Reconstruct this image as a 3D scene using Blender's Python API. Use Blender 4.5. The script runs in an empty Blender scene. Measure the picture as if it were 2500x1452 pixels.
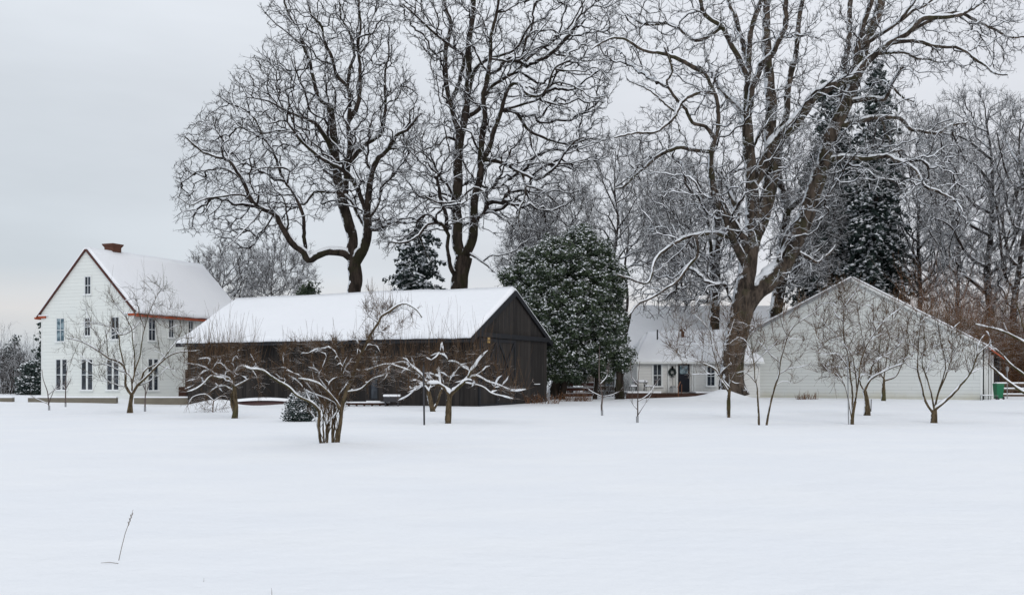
import bpy, math
import numpy as np
from mathutils import Vector
# ------------------------------------------------------------------ camera, sky, sun, exposure
F = 2450.0; HZ = 920.0; EYE = 1.6           # focal length and horizon row, in pixels of the 2500 px wide photograph
sc = bpy.context.scene
col = sc.collection
cam_d = bpy.data.cameras.new('camera'); cam = bpy.data.objects.new('camera', cam_d); col.objects.link(cam)
cam.location = (0, 0, EYE); cam.rotation_euler = (math.radians(90), 0, 0)
cam_d.sensor_width = 36; cam_d.lens = 36 * F / 2500; cam_d.shift_y = (HZ - 726) / 2500
cam_d.clip_end = 6000; cam_d.clip_start = 0.1
sc.camera = cam
sc.view_settings.view_transform = 'Standard'; sc.view_settings.look = 'None'
sc.view_settings.gamma = 1; sc.view_settings.exposure = 0.03; sc.view_settings.use_curve_mapping = False
SUN_EL, SUN_AZ = math.radians(30), math.radians(160)   # overcast: the sun is a broad glow behind the camera
sd = bpy.data.lights.new('sun', 'SUN'); sd.energy = 0.8; sd.angle = math.radians(25); sd.color = (1.0, 0.975, 0.94)
sun = bpy.data.objects.new('sun', sd); col.objects.link(sun)
sun.rotation_euler = (math.radians(90) - SUN_EL, 0, math.radians(180) - SUN_AZ)
w = bpy.data.worlds.new('World'); sc.world = w; w.use_nodes = True
NT = w.node_tree; NT.nodes.clear()
def wn(t, **k):
    n = NT.nodes.new(t)
    for a, b in k.items(): setattr(n, a, b)
    return n
def wl(a, b): NT.links.new(a, b)
def wmath(op, a, b=None, c=None, clamp=False):
    n = wn('ShaderNodeMath', operation=op); n.use_clamp = clamp
    for i, v in enumerate((a, b, c)):
        if v is None: continue
        if isinstance(v, (int, float)): n.inputs[i].default_value = v
        else: wl(v, n.inputs[i])
    return n.outputs[0]
def wmix(f, a, b):
    n = wn('ShaderNodeMix', data_type='RGBA')
    if isinstance(f, (int, float)): n.inputs[0].default_value = f
    else: wl(f, n.inputs[0])
    for i, v in ((6, a), (7, b)):
        if isinstance(v, tuple): n.inputs[i].default_value = (*v, 1)
        else: wl(v, n.inputs[i])
    return n.outputs[2]
sky = wn('ShaderNodeTexSky', sky_type='NISHITA'); sky.sun_disc = False
sky.sun_elevation = SUN_EL; sky.sun_rotation = SUN_AZ; sky.air_density = 1.0; sky.dust_density = 2.0
tc = wn('ShaderNodeTexCoord'); sp = wn('ShaderNodeSeparateXYZ'); wl(tc.outputs['Generated'], sp.inputs[0])
X, Y, Z = sp.outputs
mp = wn('ShaderNodeMapping'); mp.inputs['Scale'].default_value = (1.2, 1.2, 5.0); wl(tc.outputs['Generated'], mp.inputs[0])
n1 = wn('ShaderNodeTexNoise'); n1.inputs['Scale'].default_value = 1.6; n1.inputs['Detail'].default_value = 5; n1.inputs['Roughness'].default_value = 0.55
wl(mp.outputs[0], n1.inputs['Vector'])
el = wmath('MAXIMUM', Z, 0.0)
# cloud deck: brighter overhead, blue-grey low on the left, whiter to the right
side = wmath('MULTIPLY_ADD', X, 1.5, 0.62, clamp=True)
low = wmix(side, (6.95, 7.5, 8.05), (8.6, 8.75, 9.25))
high = (8.7, 8.95, 9.5)
t_el = wmath('MULTIPLY', wmath('SUBTRACT', el, 0.10), 4.2, clamp=True)
deck = wmix(t_el, low, wmix(side, (8.3, 8.75, 9.3), high))
# pale warm break in the cloud just over the horizon
band = wmath('SUBTRACT', 1.0, wmath('ABSOLUTE', wmath('MULTIPLY', wmath('SUBTRACT', el, 0.062), 26.0)), clamp=True)
deck = wmix(wmath('MULTIPLY', band, 0.75), deck, (9.0, 8.7, 8.6))
gain = wmath('ADD', wmath('MULTIPLY_ADD', el, 0.16, 0.86), wmath('MULTIPLY', wmath('SUBTRACT', n1.outputs[0], 0.5), 0.34))
vm = wn('ShaderNodeVectorMath', operation='SCALE'); wl(deck, vm.inputs[0]); wl(gain, vm.inputs[3])
fin = wmix(0.93, sky.outputs[0], vm.outputs[0])
bg = wn('ShaderNodeBackground'); bg.inputs[1].default_value = 0.1; wl(fin, bg.inputs[0])
out = wn('ShaderNodeOutputWorld'); wl(bg.outputs[0], out.inputs[0])

# ------------------------------------------------------------------ small helpers
def P(px, py, d):
    return np.array([(px - 1250) / F * d, d, EYE + (HZ - py) / F * d])
def fbm(x, y, seed=0):
    r = np.random.RandomState(seed); v = 0
    for o in range(4):
        k = 0.05 * 2.1 ** o; a = 0.5 ** o
        for _ in range(3):
            th = r.rand() * 6.28; ph = r.rand() * 6.28
            v = v + a * np.sin(k * (np.cos(th) * x + np.sin(th) * y) * (0.7 + 0.6 * r.rand()) * 6.28 * .6 + ph)
    return v / 3
MOUNDS = []       # (x, y, height, radius)
def gz(x, y):
    x = np.asarray(x, float); y = np.asarray(y, float)
    t = np.clip((y - 55) / 18, 0, 1); z = 0.14 * t * t * (3 - 2 * t)
    z = z + 0.035 * fbm(x, y, 3) * np.clip((y - 6) / 14, .15, 1) + 0.0022 * np.maximum(y - 95, 0)
    z = z + .005 * fbm(x * 7, y * 5, 8) * (y < 40) + .010 * fbm(x * 2.2, y * 1.6, 9) * (y < 70)
    dip = np.exp(-(((x + 20) / 6) ** 2 + ((y - 60.5) / 3.5) ** 2)); z = z - 0.28 * dip
    for (mx, my, h, r) in MOUNDS:
        z = z + h * np.exp(-(((x - mx) ** 2 + (y - my) ** 2) / (r * r)))
    return z
def gpt(px, py):
    d = F * EYE / (py - HZ)
    for _ in range(12):
        z = float(gz((px - 1250) / F * d, d)); d = F * (EYE - z) / (py - HZ)
    return np.array([(px - 1250) / F * d, d, float(gz((px - 1250) / F * d, d))])
def tag(o, label=None, cat=None, group=None, kind=None):
    for k, v in (('label', label), ('category', cat), ('group', group), ('kind', kind)):
        if v: o[k] = v
    return o
def empty(name, loc, label, cat, group=None, rz=0):
    o = bpy.data.objects.new(name, None); col.objects.link(o); o.location = [float(v) for v in loc]; o.rotation_euler.z = rz
    o.empty_display_size = .3
    return tag(o, label, cat, group)
def mesh_np(name, V, faces_idx, nside, mat, parent=None, smooth=False, mats=None, midx=None):
    """V (n,3) world or local; faces_idx (m,nside)"""
    me = bpy.data.meshes.new(name); V = np.ascontiguousarray(V, np.float32); Fi = np.ascontiguousarray(faces_idx, np.int32)
    me.vertices.add(len(V)); me.vertices.foreach_set('co', V.ravel())
    m = len(Fi); me.loops.add(m * nside); me.loops.foreach_set('vertex_index', Fi.ravel())
    me.polygons.add(m); me.polygons.foreach_set('loop_start', np.arange(0, m * nside, nside, dtype=np.int32))
    try: me.polygons.foreach_set('loop_total', np.full(m, nside, np.int32))
    except Exception: pass
    me.polygons.foreach_set('use_smooth', np.full(m, smooth, bool))
    me.update(calc_edges=True)
    for mm in (mats or [mat]): me.materials.append(mm)
    o = bpy.data.objects.new(name, me); col.objects.link(o)
    if parent is not None: o.parent = parent
    return o
class MB:
    """collects shapes in world space; build() links them as one mesh object"""
    def __init__(s): s.v = []; s.f = []; s.m = []; s.cur = 0
    def add(s, vs, fs):
        b = len(s.v); s.v += [tuple(float(c) for c in v) for v in vs]; s.f += [tuple(i + b for i in f) for f in fs]; s.m += [s.cur] * len(fs)
    def box(s, o, ux, uy, uz):   # corner + three edge vectors
        o, ux, uy, uz = (np.array(a, float) for a in (o, ux, uy, uz))
        vs = [o, o + ux, o + ux + uy, o + uy, o + uz, o + ux + uz, o + ux + uy + uz, o + uy + uz]
        fs = [(0, 3, 2, 1), (4, 5, 6, 7), (0, 1, 5, 4), (1, 2, 6, 5), (2, 3, 7, 6), (3, 0, 4, 7)]
        if np.dot(np.cross(ux, uy), uz) < 0: fs = [f[::-1] for f in fs]
        s.add(vs, fs)
    def tube(s, pts, rs, n=8, cap=True):
        pts = [np.array(p, float) for p in pts]
        if not hasattr(rs, '__len__'): rs = [rs] * len(pts)
        vs = []; fs = []
        for i, p in enumerate(pts):
            t = pts[min(i + 1, len(pts) - 1)] - pts[max(i - 1, 0)]; t /= np.linalg.norm(t) + 1e-9
            a = np.array([0, 0, 1.]) if abs(t[2]) < .9 else np.array([1., 0, 0]); b1 = np.cross(t, a); b1 /= np.linalg.norm(b1); b2 = np.cross(t, b1)
            for k in range(n):
                c = 2 * math.pi * k / n; vs.append(p + rs[i] * (math.cos(c) * b1 + math.sin(c) * b2))
        for i in range(len(pts) - 1):
            for k in range(n):
                a = i * n + k; b = i * n + (k + 1) % n; fs.append((a, a + n, b + n, b))
        if cap: fs.append(tuple(range(n))); e = (len(pts) - 1) * n; fs.append(tuple(range(e + n - 1, e - 1, -1)))
        s.add(vs, fs)
    def lathe(s, c, prof, n=12):
        c = np.array(c, float); vs = []; fs = []
        for (r, z) in prof:
            for k in range(n):
                a = 2 * math.pi * k / n; vs.append(c + [r * math.cos(a), r * math.sin(a), z])
        for i in range(len(prof) - 1):
            for k in range(n):
                a = i * n + k; b = i * n + (k + 1) % n; fs.append((a, b, b + n, a + n))
        fs.append(tuple(range(n - 1, -1, -1))); e = (len(prof) - 1) * n; fs.append(tuple(range(e, e + n)))
        s.add(vs, fs)
    def prism(s, poly, ext):     # planar polygon (list of 3d pts) extruded along ext
        poly = [np.array(p, float) for p in poly]; n = len(poly); ext = np.array(ext, float)
        vs = poly + [p + ext for p in poly]
        nrm = sum(np.cross(poly[i], poly[(i + 1) % n]) for i in range(n))
        fs = [tuple(range(n)), tuple(range(2 * n - 1, n - 1, -1))] + [(i, i + n, (i + 1) % n + n, (i + 1) % n) for i in range(n)]
        if np.dot(nrm, ext) > 0: fs = [f[::-1] for f in fs]
        s.add(vs, fs)
    def build(s, name, mats, parent=None, smooth=False, bevel=0):
        me = bpy.data.meshes.new(name); o = bpy.data.objects.new(name, me); col.objects.link(o)
        off = np.array(parent_world(parent)) if parent is not None else np.zeros(3)
        org = off if parent is not None else (np.mean(np.array(s.v), 0) * [1, 1, 0] + [0, 0, min(v[2] for v in s.v)])
        me.from_pydata([tuple(np.array(v) - org) for v in s.v], [], s.f)
        for m in (mats if isinstance(mats, (list, tuple)) else [mats]): me.materials.append(m)
        me.polygons.foreach_set('material_index', s.m)
        if smooth: me.polygons.foreach_set('use_smooth', [True] * len(me.polygons))
        me.update()
        if parent is not None: o.parent = parent
        else: o.location = org
        if bevel:
            b = o.modifiers.new('b', 'BEVEL'); b.width = bevel; b.segments = 2; b.limit_method = 'ANGLE'
        return o
def parent_world(p):
    v = np.zeros(3)
    while p is not None: v = v + np.array(p.location); p = p.parent
    return v

# ------------------------------------------------------------------ materials
def mat(name, fn, rough=.8, spec=.3):
    m = bpy.data.materials.new(name); m.use_nodes = True; nt = m.node_tree
    b = nt.nodes['Principled BSDF']; b.inputs['Roughness'].default_value = rough; b.inputs['Specular IOR Level'].default_value = spec
    class N:
        def n(s, t, ins=None, **k):
            x = nt.nodes.new(t)
            for a, v in k.items(): setattr(x, a, v)
            for a, v in (ins or {}).items(): s.set(x.inputs[a], v)
            return x
        def set(s, i, v):
            if hasattr(v, 'links'): nt.links.new(v, i)
            elif isinstance(v, tuple) and len(v) == 3 and i.type == 'RGBA': i.default_value = (*v, 1)
            else: i.default_value = v
        def math(s, op, a, b=0.0, c=0.0, clamp=False):
            x = s.n('ShaderNodeMath', operation=op); x.use_clamp = clamp
            for i, v in enumerate((a, b, c)): s.set(x.inputs[i], v)
            return x.outputs[0]
        def mix(s, f, a, b2):
            x = s.n('ShaderNodeMix', data_type='RGBA'); s.set(x.inputs[0], f); s.set(x.inputs[6], a); s.set(x.inputs[7], b2); return x.outputs[2]
        def noise(s, scale, detail=3, vec=None, rough=.55):
            x = s.n('ShaderNodeTexNoise', {'Scale': scale, 'Detail': detail, 'Roughness': rough})
            s.set(x.inputs['Vector'], vec if vec is not None else s.pos()); return x.outputs[0]
        def pos(s):
            return s.n('ShaderNodeNewGeometry').outputs['Position']
        def bump(s, h, st, dist=.05):
            x = s.n('ShaderNodeBump', {'Height': h, 'Strength': st, 'Distance': dist}); nt.links.new(x.outputs[0], b.inputs['Normal'])
        def base(s, c): s.set(b.inputs['Base Color'], c)
    h = N(); h.b = b; h.nt = nt; fn(h); return m
def step(h, v, a, b2):   # smooth 0..1 between a and b
    x = h.n('ShaderNodeMapRange', {'Value': v, 'From Min': a, 'From Max': b2}, interpolation_type='SMOOTHSTEP'); return x.outputs[0]
SNOW = (.80, .83, .87)
def f_snowfield(h):
    p = h.pos(); mpn = h.n('ShaderNodeMapping', {'Vector': p, 'Scale': (.6, .8, 1.0)}).outputs[0]
    a = h.noise(1.1, 5, mpn); b = h.noise(5, 4); c = h.noise(90, 2)
    hgt = h.math('ADD', h.math('MULTIPLY', a, .8), h.math('ADD', h.math('MULTIPLY', b, .16), h.math('MULTIPLY', c, .02)))
    h.bump(hgt, .6, .15); h.base(h.mix(step(h, h.noise(.5, 2, mpn), .35, .7), (.825, .85, .885), (.85, .87, .895)))
M = {}
M['snowfield'] = mat('snowfield', f_snowfield, .85, .25)
def f_snow(h):
    h.base((.835, .855, .89)); h.bump(h.math('ADD', h.noise(1.3, 3), h.math('MULTIPLY', h.noise(12, 3), .12)), .5, .10)
M['snow'] = mat('snow', f_snow, .85, .25)
def f_snowclump(h): h.base((.80, .825, .86))
M['snow_clump'] = mat('snow_clump', f_snowclump, .9, .2)
def bark(name, c1, c2, sc_=4, lo=.25, hi=.6, moss=None, patch=.0):
    def f(h):
        g = h.n('ShaderNodeNewGeometry'); mpn = h.n('ShaderNodeMapping', {'Vector': g.outputs['Position'], 'Scale': (1, 1, .25)}).outputs[0]
        n = h.noise(sc_, 5, mpn, .65); cc = h.mix(step(h, n, .35, .65), c1, c2)
        if moss: cc = h.mix(h.math('MULTIPLY', step(h, h.noise(.8, 3), .5, .62), .6), cc, moss)
        nz = h.n('ShaderNodeSeparateXYZ', {'Vector': g.outputs['Normal']}); zc = nz.outputs[2]
        v = h.math('ADD', zc, h.math('MULTIPLY', h.math('SUBTRACT', h.noise(2.2, 4), .5), 1.1))
        s = step(h, v, lo, hi)
        if patch:   # windblown snow stuck to the weather side of the bark
            lft = h.math('MULTIPLY_ADD', nz.outputs[0], -.5, .0); q = h.math('ADD', lft, h.noise(1.7, 6, None, .7))
            s = h.math('MAXIMUM', s, step(h, q, 1.0 - patch, 1.03 - patch))
        h.base(h.mix(s, cc, SNOW)); h.bump(h.math('ADD', n, h.math('MULTIPLY', s, .5)), .8, .08)
    return mat(name, f, .9, .15)
M['oak'] = bark('oak_bark', (.013, .010, .008), (.050, .038, .031), 3.0, .42, .58, (.024, .024, .010), .12)
M['oak_pale'] = bark('pale_oak_bark', (.020, .016, .013), (.098, .076, .060), 3.0, .42, .60, (.04, .04, .018), .08)
M['oak_thin'] = bark('oak_thin_bark', (.009, .007, .006), (.032, .024, .020), 3.0, .36, .58)
M['frosted'] = bark('frosted_twig_bark', (.012, .009, .008), (.040, .030, .025), 3.0, .12, .38)
M['oak_far'] = bark('distant_bark', (.016, .013, .012), (.055, .043, .037), 3.0, .14, .40)
M['apple'] = bark('apple_bark', (.040, .030, .018), (.135, .100, .060), 14, .50, .72, (.055, .06, .022), .06)
M['apple_thin'] = bark('apple_shoot_bark', (.050, .030, .018), (.150, .098, .060), 6, .74, .98)
M['rust'] = bark('rusty_thicket_bark', (.11, .050, .022), (.20, .105, .055), 2, .55, .8)
M['sapling'] = bark('sapling_bark', (.06, .045, .04), (.16, .13, .12), 9, .6, .8)
def leafy(name, c1, c2, c3):
    def f(h):
        n = h.noise(.7, 2); n2 = h.noise(9, 2)
        h.base(h.mix(step(h, n2, .4, .66), h.mix(step(h, n, .38, .62), c1, c2), c3))
    return mat(name, f, .55, .35)
M['holly'] = leafy('evergreen_leaf', (.016, .032, .019), (.032, .052, .024), (.070, .092, .050))
M['fir'] = leafy('fir_needle', (.012, .024, .022), (.018, .034, .028), (.034, .052, .046))
def plain(name, c, rough=.7, spec=.3, var=.12, sc_=3, metal=0):
    def f(h):
        n = h.noise(sc_, 4); h.base(h.mix(n, tuple(v * (1 - var) for v in c), tuple(min(1, v * (1 + var)) for v in c))); h.b.inputs['Metallic'].default_value = metal
    return mat(name, f, rough, spec)
def siding(name, c, pitch, line, dark, stain=0):
    def f(h):
        g = h.n('ShaderNodeSeparateXYZ', {'Vector': h.pos()}); z = g.outputs[2]
        fr = h.math('FRACT', h.math('DIVIDE', z, pitch)); ln = h.math('LESS_THAN', fr, line)
        board = h.n('ShaderNodeTexWhiteNoise', {'W': h.math('FLOOR', h.math('DIVIDE', z, pitch))}, noise_dimensions='1D').outputs[0]
        base = h.mix(h.math('MULTIPLY', board, .5), c, tuple(v * .93 for v in c))
        base = h.mix(h.math('MULTIPLY', step(h, h.noise(.45, 5), .45, .75), .25), base, tuple(v * a for v, a in zip(c, (.86, .9, .93))))
        if stain: base = h.mix(h.math('MULTIPLY', step(h, h.math('ADD', z, h.math('MULTIPLY', h.noise(.9, 3), .6)), 1.05, .3), stain), base, (.42, .38, .24))
        jx = h.math('FRACT', h.math('ADD', h.math('DIVIDE', g.outputs[0], 3.3), h.math('MULTIPLY', board, 7.3))); ln = h.math('MAXIMUM', ln, h.math('MULTIPLY', h.math('LESS_THAN', jx, .005), .7))
        base = h.mix(h.math('MULTIPLY', step(h, h.math('ADD', z, h.math('MULTIPLY', h.noise(2.5, 4), .8)), .95, .25), .35), base, tuple(v * a for v, a in zip(c, (.72, .70, .62))))
        h.base(h.mix(h.math('MULTIPLY', ln, dark), base, (.16, .17, .18))); h.bump(fr, .5, .03)
    return mat(name, f, .65, .3)
M['house_wall'] = siding('house_siding', (.74, .765, .74), .24, .08, .22)
M['cottage_wall'] = siding('cottage_siding', (.70, .70, .68), .2, .09, .28)
M['shed_wall'] = siding('shed_siding', (.68, .70, .685), .235, .09, .42, .5)
M['trim'] = plain('white_trim', (.70, .72, .71), .6, .3, .05)
M['sash'] = plain('white_sash', (.60, .64, .66), .5, .3, .05)
M['copper'] = plain('copper_gutter', (.34, .068, .024), .55, .4, .45, 1.2)
M['rake'] = plain('dark_copper_rake', (.075, .022, .015), .5, .3, .3, 1.5)
M['rusty'] = plain('rusted_metal', (.10, .042, .026), .7, .3, .4, 4)
M['iron'] = plain('dark_metal', (.03, .03, .034), .5, .4, .2)
M['steel'] = plain('galvanised_metal', (.25, .26, .27), .4, .5, .2)
M['green'] = plain('green_bin_plastic', (.004, .13, .055), .4, .4, .1)
M['red_wood'] = plain('red_stained_wood', (.085, .034, .028), .8, .2, .35, 5)
M['deck'] = plain('deck_wood', (.055, .028, .02), .8, .2, .35, 6)
M['handrail'] = plain('cedar_handrail', (.16, .07, .04), .7, .2, .25, 6)
M['brown'] = plain('weathered_brown_board', (.10, .07, .05), .85, .2, .35, 3)
M['curb'] = plain('retaining_wall_concrete', (.17, .155, .125), .9, .2, .25, 2)
M['stalk'] = plain('dry_stalk', (.19, .17, .15), .9, .1, .3, 30)
M['yellow'] = plain('pale_yellow_board', (.50, .33, .12), .7, .2, .2, 20)
M['hull'] = plain('dark_red_hull', (.045, .018, .018), .5, .4, .3)
M['navy'] = plain('navy_door_paint', (.006, .008, .015), .5, .2, .1)
M['stone'] = plain('brick_red_chimney', (.07, .032, .022), .9, .1, .4, 5)
def f_glass(h):
    h.base(h.mix(step(h, h.noise(2.2, 3), .35, .7), (.012, .016, .022), (.05, .06, .075)))
M['glass'] = mat('window_glass', f_glass, .06, .35)
M['glass_blue'] = mat('window_glass_mottled', lambda h: h.base(h.mix(step(h, h.noise(3, 2), .4, .6), (.05, .10, .13), (.22, .30, .34))), .15, .5)  # pane colour mottled between dark and paler blue by noise
def f_barn(h):
    u = h.n('ShaderNodeTexCoord').outputs['Object']; s = h.n('ShaderNodeSeparateXYZ', {'Vector': u})
    t = h.math('ADD', h.math('MULTIPLY', s.outputs[0], 1 / .26), h.math('MULTIPLY', s.outputs[1], 1 / .26 * .12))
    fr = h.math('FRACT', t); b = h.n('ShaderNodeTexWhiteNoise', {'W': h.math('FLOOR', t)}, noise_dimensions='1D').outputs[0]
    c = h.mix(b, (.015, .0135, .013), (.038, .033, .030)); streak = h.noise(2.4, 5, h.n('ShaderNodeMapping', {'Vector': u, 'Scale': (4, 4, .3)}).outputs[0])
    c = h.mix(h.math('MULTIPLY', step(h, streak, .5, .75), .5), c, (.06, .055, .052))
    h.base(h.mix(h.math('MULTIPLY', h.math('LESS_THAN', fr, .07), .75), c, (.004, .004, .005))); h.bump(fr, .4, .02)
M['barn'] = mat('charcoal_barn_boards', f_barn, .8, .2)
M['barn_trim'] = plain('charcoal_trim', (.012, .013, .016), .7, .3, .2)
# ------------------------------------------------------------------ trees
def nrm(a): return a / (np.linalg.norm(a, axis=-1, keepdims=True) + 1e-9)
def inpoly(x, y, poly):
    poly = np.asarray(poly, float); c = np.zeros(len(x), bool); j = len(poly) - 1
    for i in range(len(poly)):
        xi, yi = poly[i]; xj, yj = poly[j]
        c ^= ((yi > y) != (yj > y)) & (x < (xj - xi) * (y - yi) / (yj - yi + 1e-12) + xi); j = i
    return c
def tubes(pts, rad, lens, k):
    """all chains concatenated; returns verts, quads"""
    pts = np.asarray(pts, float); rad = np.asarray(rad, float); lens = np.asarray(lens, int); N = len(pts)
    st = np.concatenate([[0], np.cumsum(lens)[:-1]]); en = st + lens - 1
    nx = np.arange(N) + 1; nx[en] = en; pv = np.arange(N) - 1; pv[st] = st
    t = nrm(pts[nx] - pts[pv]); ch = np.repeat(np.arange(len(lens)), lens)
    D = nrm(pts[en] - pts[st])[ch]; ax = np.argmin(np.abs(D), axis=1); ref = np.eye(3)[ax]
    b1 = nrm(np.cross(t, ref)); b2 = np.cross(t, b1)
    a = np.arange(k) * 2 * math.pi / k + .5
    V = pts[:, None] + rad[:, None, None] * (np.cos(a)[None, :, None] * b1[:, None] + np.sin(a)[None, :, None] * b2[:, None])
    seg = np.ones(N, bool); seg[en] = False; s = np.nonzero(seg)[0][:, None] * k; q = np.arange(k)[None]; q2 = (q + 1) % k
    Fq = np.stack([s + q, s + q2, s + k + q2, s + k + q], -1).reshape(-1, 4)
    return V.reshape(-1, 3), Fq
def parse(s, tr):
    v = np.array([float(a) for a in s.split()]).reshape(-1, 2); return v * tr[2] + [tr[0], tr[1]]
def spline(C, stepl):
    C = np.asarray(C, float)
    if len(C) < 2: return C
    E = np.vstack([2 * C[0] - C[1], C, 2 * C[-1] - C[-2]]); o = []
    for i in range(1, len(E) - 2):
        p0, p1, p2, p3 = E[i - 1], E[i], E[i + 1], E[i + 2]; n = max(2, int(np.linalg.norm((p2 - p1)[:3]) / stepl))
        for u in np.arange(n) / n:
            o.append(.5 * (2 * p1 + (p2 - p0) * u + (2 * p0 - 5 * p1 + 4 * p2 - p3) * u * u + (3 * p1 - p0 - 3 * p2 + p3) * u ** 3))
    o.append(E[-2]); return np.array(o)
class Grown:
    def __init__(s): s.p = []; s.r = []; s.ch = []   # list of chains (idx arrays)
def grow(seed, base, limbs, tr, poly, ntar, depth, dback=0., jit=.05, stp=.45, wig=.09, rtip=.012, twigs=3000, twl=.8, rtw=.010,
         shoots=0, shl=(.6, 1.4), rsh=.007, droop=0, minr=0.0, rexp=2.05, upb=.15, sub=2.2, kback=.25, maxlow=1e9, snap=None, curl=1.0):
    """limbs: [(w0,w1,dd,'x y x y ...')]; first one starts at the base point.  returns dict of chains"""
    R = np.random.RandomState(seed); d0 = base[1]
    PT = np.zeros((0, 3)); RD = np.zeros(0); DR = np.zeros((0, 3)); PL = np.zeros(0); PA = np.zeros(0, int); chains = []
    PXY = np.zeros((0, 2))
    for li, (w0, w1, dd, s) in enumerate(limbs):
        c = parse(s, tr)
        if li == 0 or len(PT) == 0: ds = d0; par = -1
        else:
            par = int(np.argmin(np.hypot(*(PXY - c[0]).T))); ds = PT[par, 1]
            if np.hypot(*(PXY[par] - c[0])) < (snap or 26 * max(1, 60 / d0 * .6)): c[0] = PXY[par]
            else: par = -1
        L = np.concatenate([[0], np.cumsum(np.hypot(*np.diff(c, axis=0).T))]); u = L / L[-1]
        w = w0 + (w1 - w0) * u ** .8
        W = np.array([np.append(P(a, b, ds + dd * (q ** 1.1)), ww * (ds + dd * q) / F * tr[2] / 2) for (a, b), q, ww in zip(c, u, w)])
        if li == 0: W[0, :3] = base; W[:, 3] *= 1 + .30 * np.exp(-((W[:, 2] - base[2]) / .45) ** 2) * (W[:, 3] > .1)
        S = spline(W, stp * .7); n = len(S)
        env = np.minimum(1, np.arange(n) / 3) * (1 if li else .4)
        nz = R.randn(n, 3); nz = (nz + np.roll(nz, 1, 0)) * .5
        nz = .6 * nz + .4 * (np.roll(nz, 2, 0) + np.roll(nz, -2, 0)); S[:, :3] += nz * (jit * env * np.clip(1.1 - S[:, 3] * 2.2, .3, 1))[:, None]
        if par >= 0: S[0, :3] = PT[par]
        i0 = len(PT); idx = np.arange(n) + i0
        PT = np.vstack([PT, S[:, :3]]); RD = np.append(RD, S[:, 3]); T = nrm(np.gradient(S[:, :3], axis=0)); DR = np.vstack([DR, T])
        sl = np.concatenate([[0], np.cumsum(np.linalg.norm(np.diff(S[:, :3], axis=0), axis=1))]); PL = np.append(PL, sl + (PL[par] if par >= 0 else 0))
        pa = idx - 1; pa[0] = par; PA = np.append(PA, pa); chains.append(idx)
        PXY = np.vstack([PXY, np.c_[S[:, 0] / S[:, 1] * F + 1250, HZ - (S[:, 2] - EYE) / S[:, 1] * F]])
    ntr = len(PT)
    if poly is not None and ntar:
        pg = parse(poly, tr) if isinstance(poly, str) else np.array(poly); lo = pg.min(0); hi = pg.max(0); cx = (lo + hi) / 2; hx = (hi - lo) / 2 * 1.05
        q = lo + R.rand(ntar * 6, 2) * (hi - lo); q = q[inpoly(q[:, 0], q[:, 1], pg)][:ntar]; q = q + R.randn(len(q), 2) * (9 if d0 > 60 else 3)
        k = np.clip(1 - (((q - cx) / hx) ** 2).sum(1), .12, 1) ** .5
        dep = d0 + dback + depth * k * (R.rand(len(q)) * 2 - 1)
        Tg = np.array([P(a, b, c) for (a, b), c in zip(q, dep)])
        dm = np.array([np.min(((PT[:ntr] - t) ** 2).sum(1)) for t in Tg]); Tg = Tg[np.argsort(dm * (1 + .3 * R.rand(len(dm))))]
        cap = ntr + len(Tg) * 14; B = np.zeros((cap, 3)); B[:ntr] = PT; BD = np.zeros((cap, 3)); BD[:ntr] = DR; BL = np.zeros(cap); BL[:ntr] = PL
        BR = np.zeros(cap); BR[:ntr] = RD; BP = np.full(cap, -1); BP[:ntr] = PA; pen = np.zeros(cap)
        pen[:ntr] = np.where(RD > maxlow, 1e3, RD * 2.0); n = ntr
        for t in Tg:
            v = t - B[:n]; dist = np.sqrt((v * v).sum(1)); align = (v * BD[:n]).sum(1) / (dist + .01)
            cost = dist * (1.6 - .65 * align) + kback * BL[:n] + pen[:n]; i = int(np.argmin(cost)); D = dist[i]
            if D < stp * .5 or D > stp * 11: continue
            m = int(min(13, max(2, math.ceil(D / stp)))); u = np.arange(1, m + 1) / m
            p1 = B[i] + (BD[i] * .45 + np.array([0, 0, upb]) + nrm(t - B[i]) * .25) * D * .6
            C = ((1 - u) ** 2)[:, None] * B[i] + (2 * u * (1 - u))[:, None] * p1 + (u * u)[:, None] * t
            nz = np.cumsum(R.randn(m, 3), 0); nz = nz - u[:, None] * nz[-1]; C = C + (nz * .75 + R.randn(m, 3) * .34) * wig
            if n + m >= cap: break
            ii = np.arange(n, n + m); B[ii] = C; full = np.vstack([B[i], C]); BD[ii] = nrm(np.diff(full, axis=0))
            BL[ii] = BL[i] + np.cumsum(np.linalg.norm(np.diff(full, axis=0), axis=1)); BP[ii] = np.concatenate([[i], ii[:-1]]); n += m
            chains.append(np.concatenate([[i], ii]))
        PT = B[:n]; DR = BD[:n]; PA = BP[:n].astype(int); rr = np.zeros(n); kids = np.zeros(n, int)
        for i in range(n - 1, ntr - 1, -1):
            if kids[i] == 0: rr[i] = rtip ** rexp
            kids[PA[i]] += 1
            if PA[i] >= ntr: rr[PA[i]] += rr[i]
        r2 = np.zeros(n); r2[:ntr] = RD; r2[ntr:] = np.maximum(rr[ntr:] ** (1 / rexp), rtip * .9); RD = r2
    out = {'seed': seed, 'thick': [], 'thin': []}
    main = []; br = []
    for c in chains:
        r = RD[c].copy()
        if c[0] < ntr <= c[-1] or (c[0] >= ntr): r[0] = r[1] * 1.15
        if c[-1] >= ntr: r[-1] *= .7
        (main if c[-1] < ntr else br).append((PT[c], r))
    # twigs
    tw = []
    cand = np.arange(ntr, len(PT)); tips = np.concatenate([c[-max(3, int(len(c) * .45)):] for c in chains[1:] if c[-1] < ntr] or [np.zeros(0, int)])
    tips = tips[RD[tips] < .09] if len(tips) else tips
    cand = np.concatenate([cand[RD[cand] < .06] if len(cand) else cand, tips]).astype(int)
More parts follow.
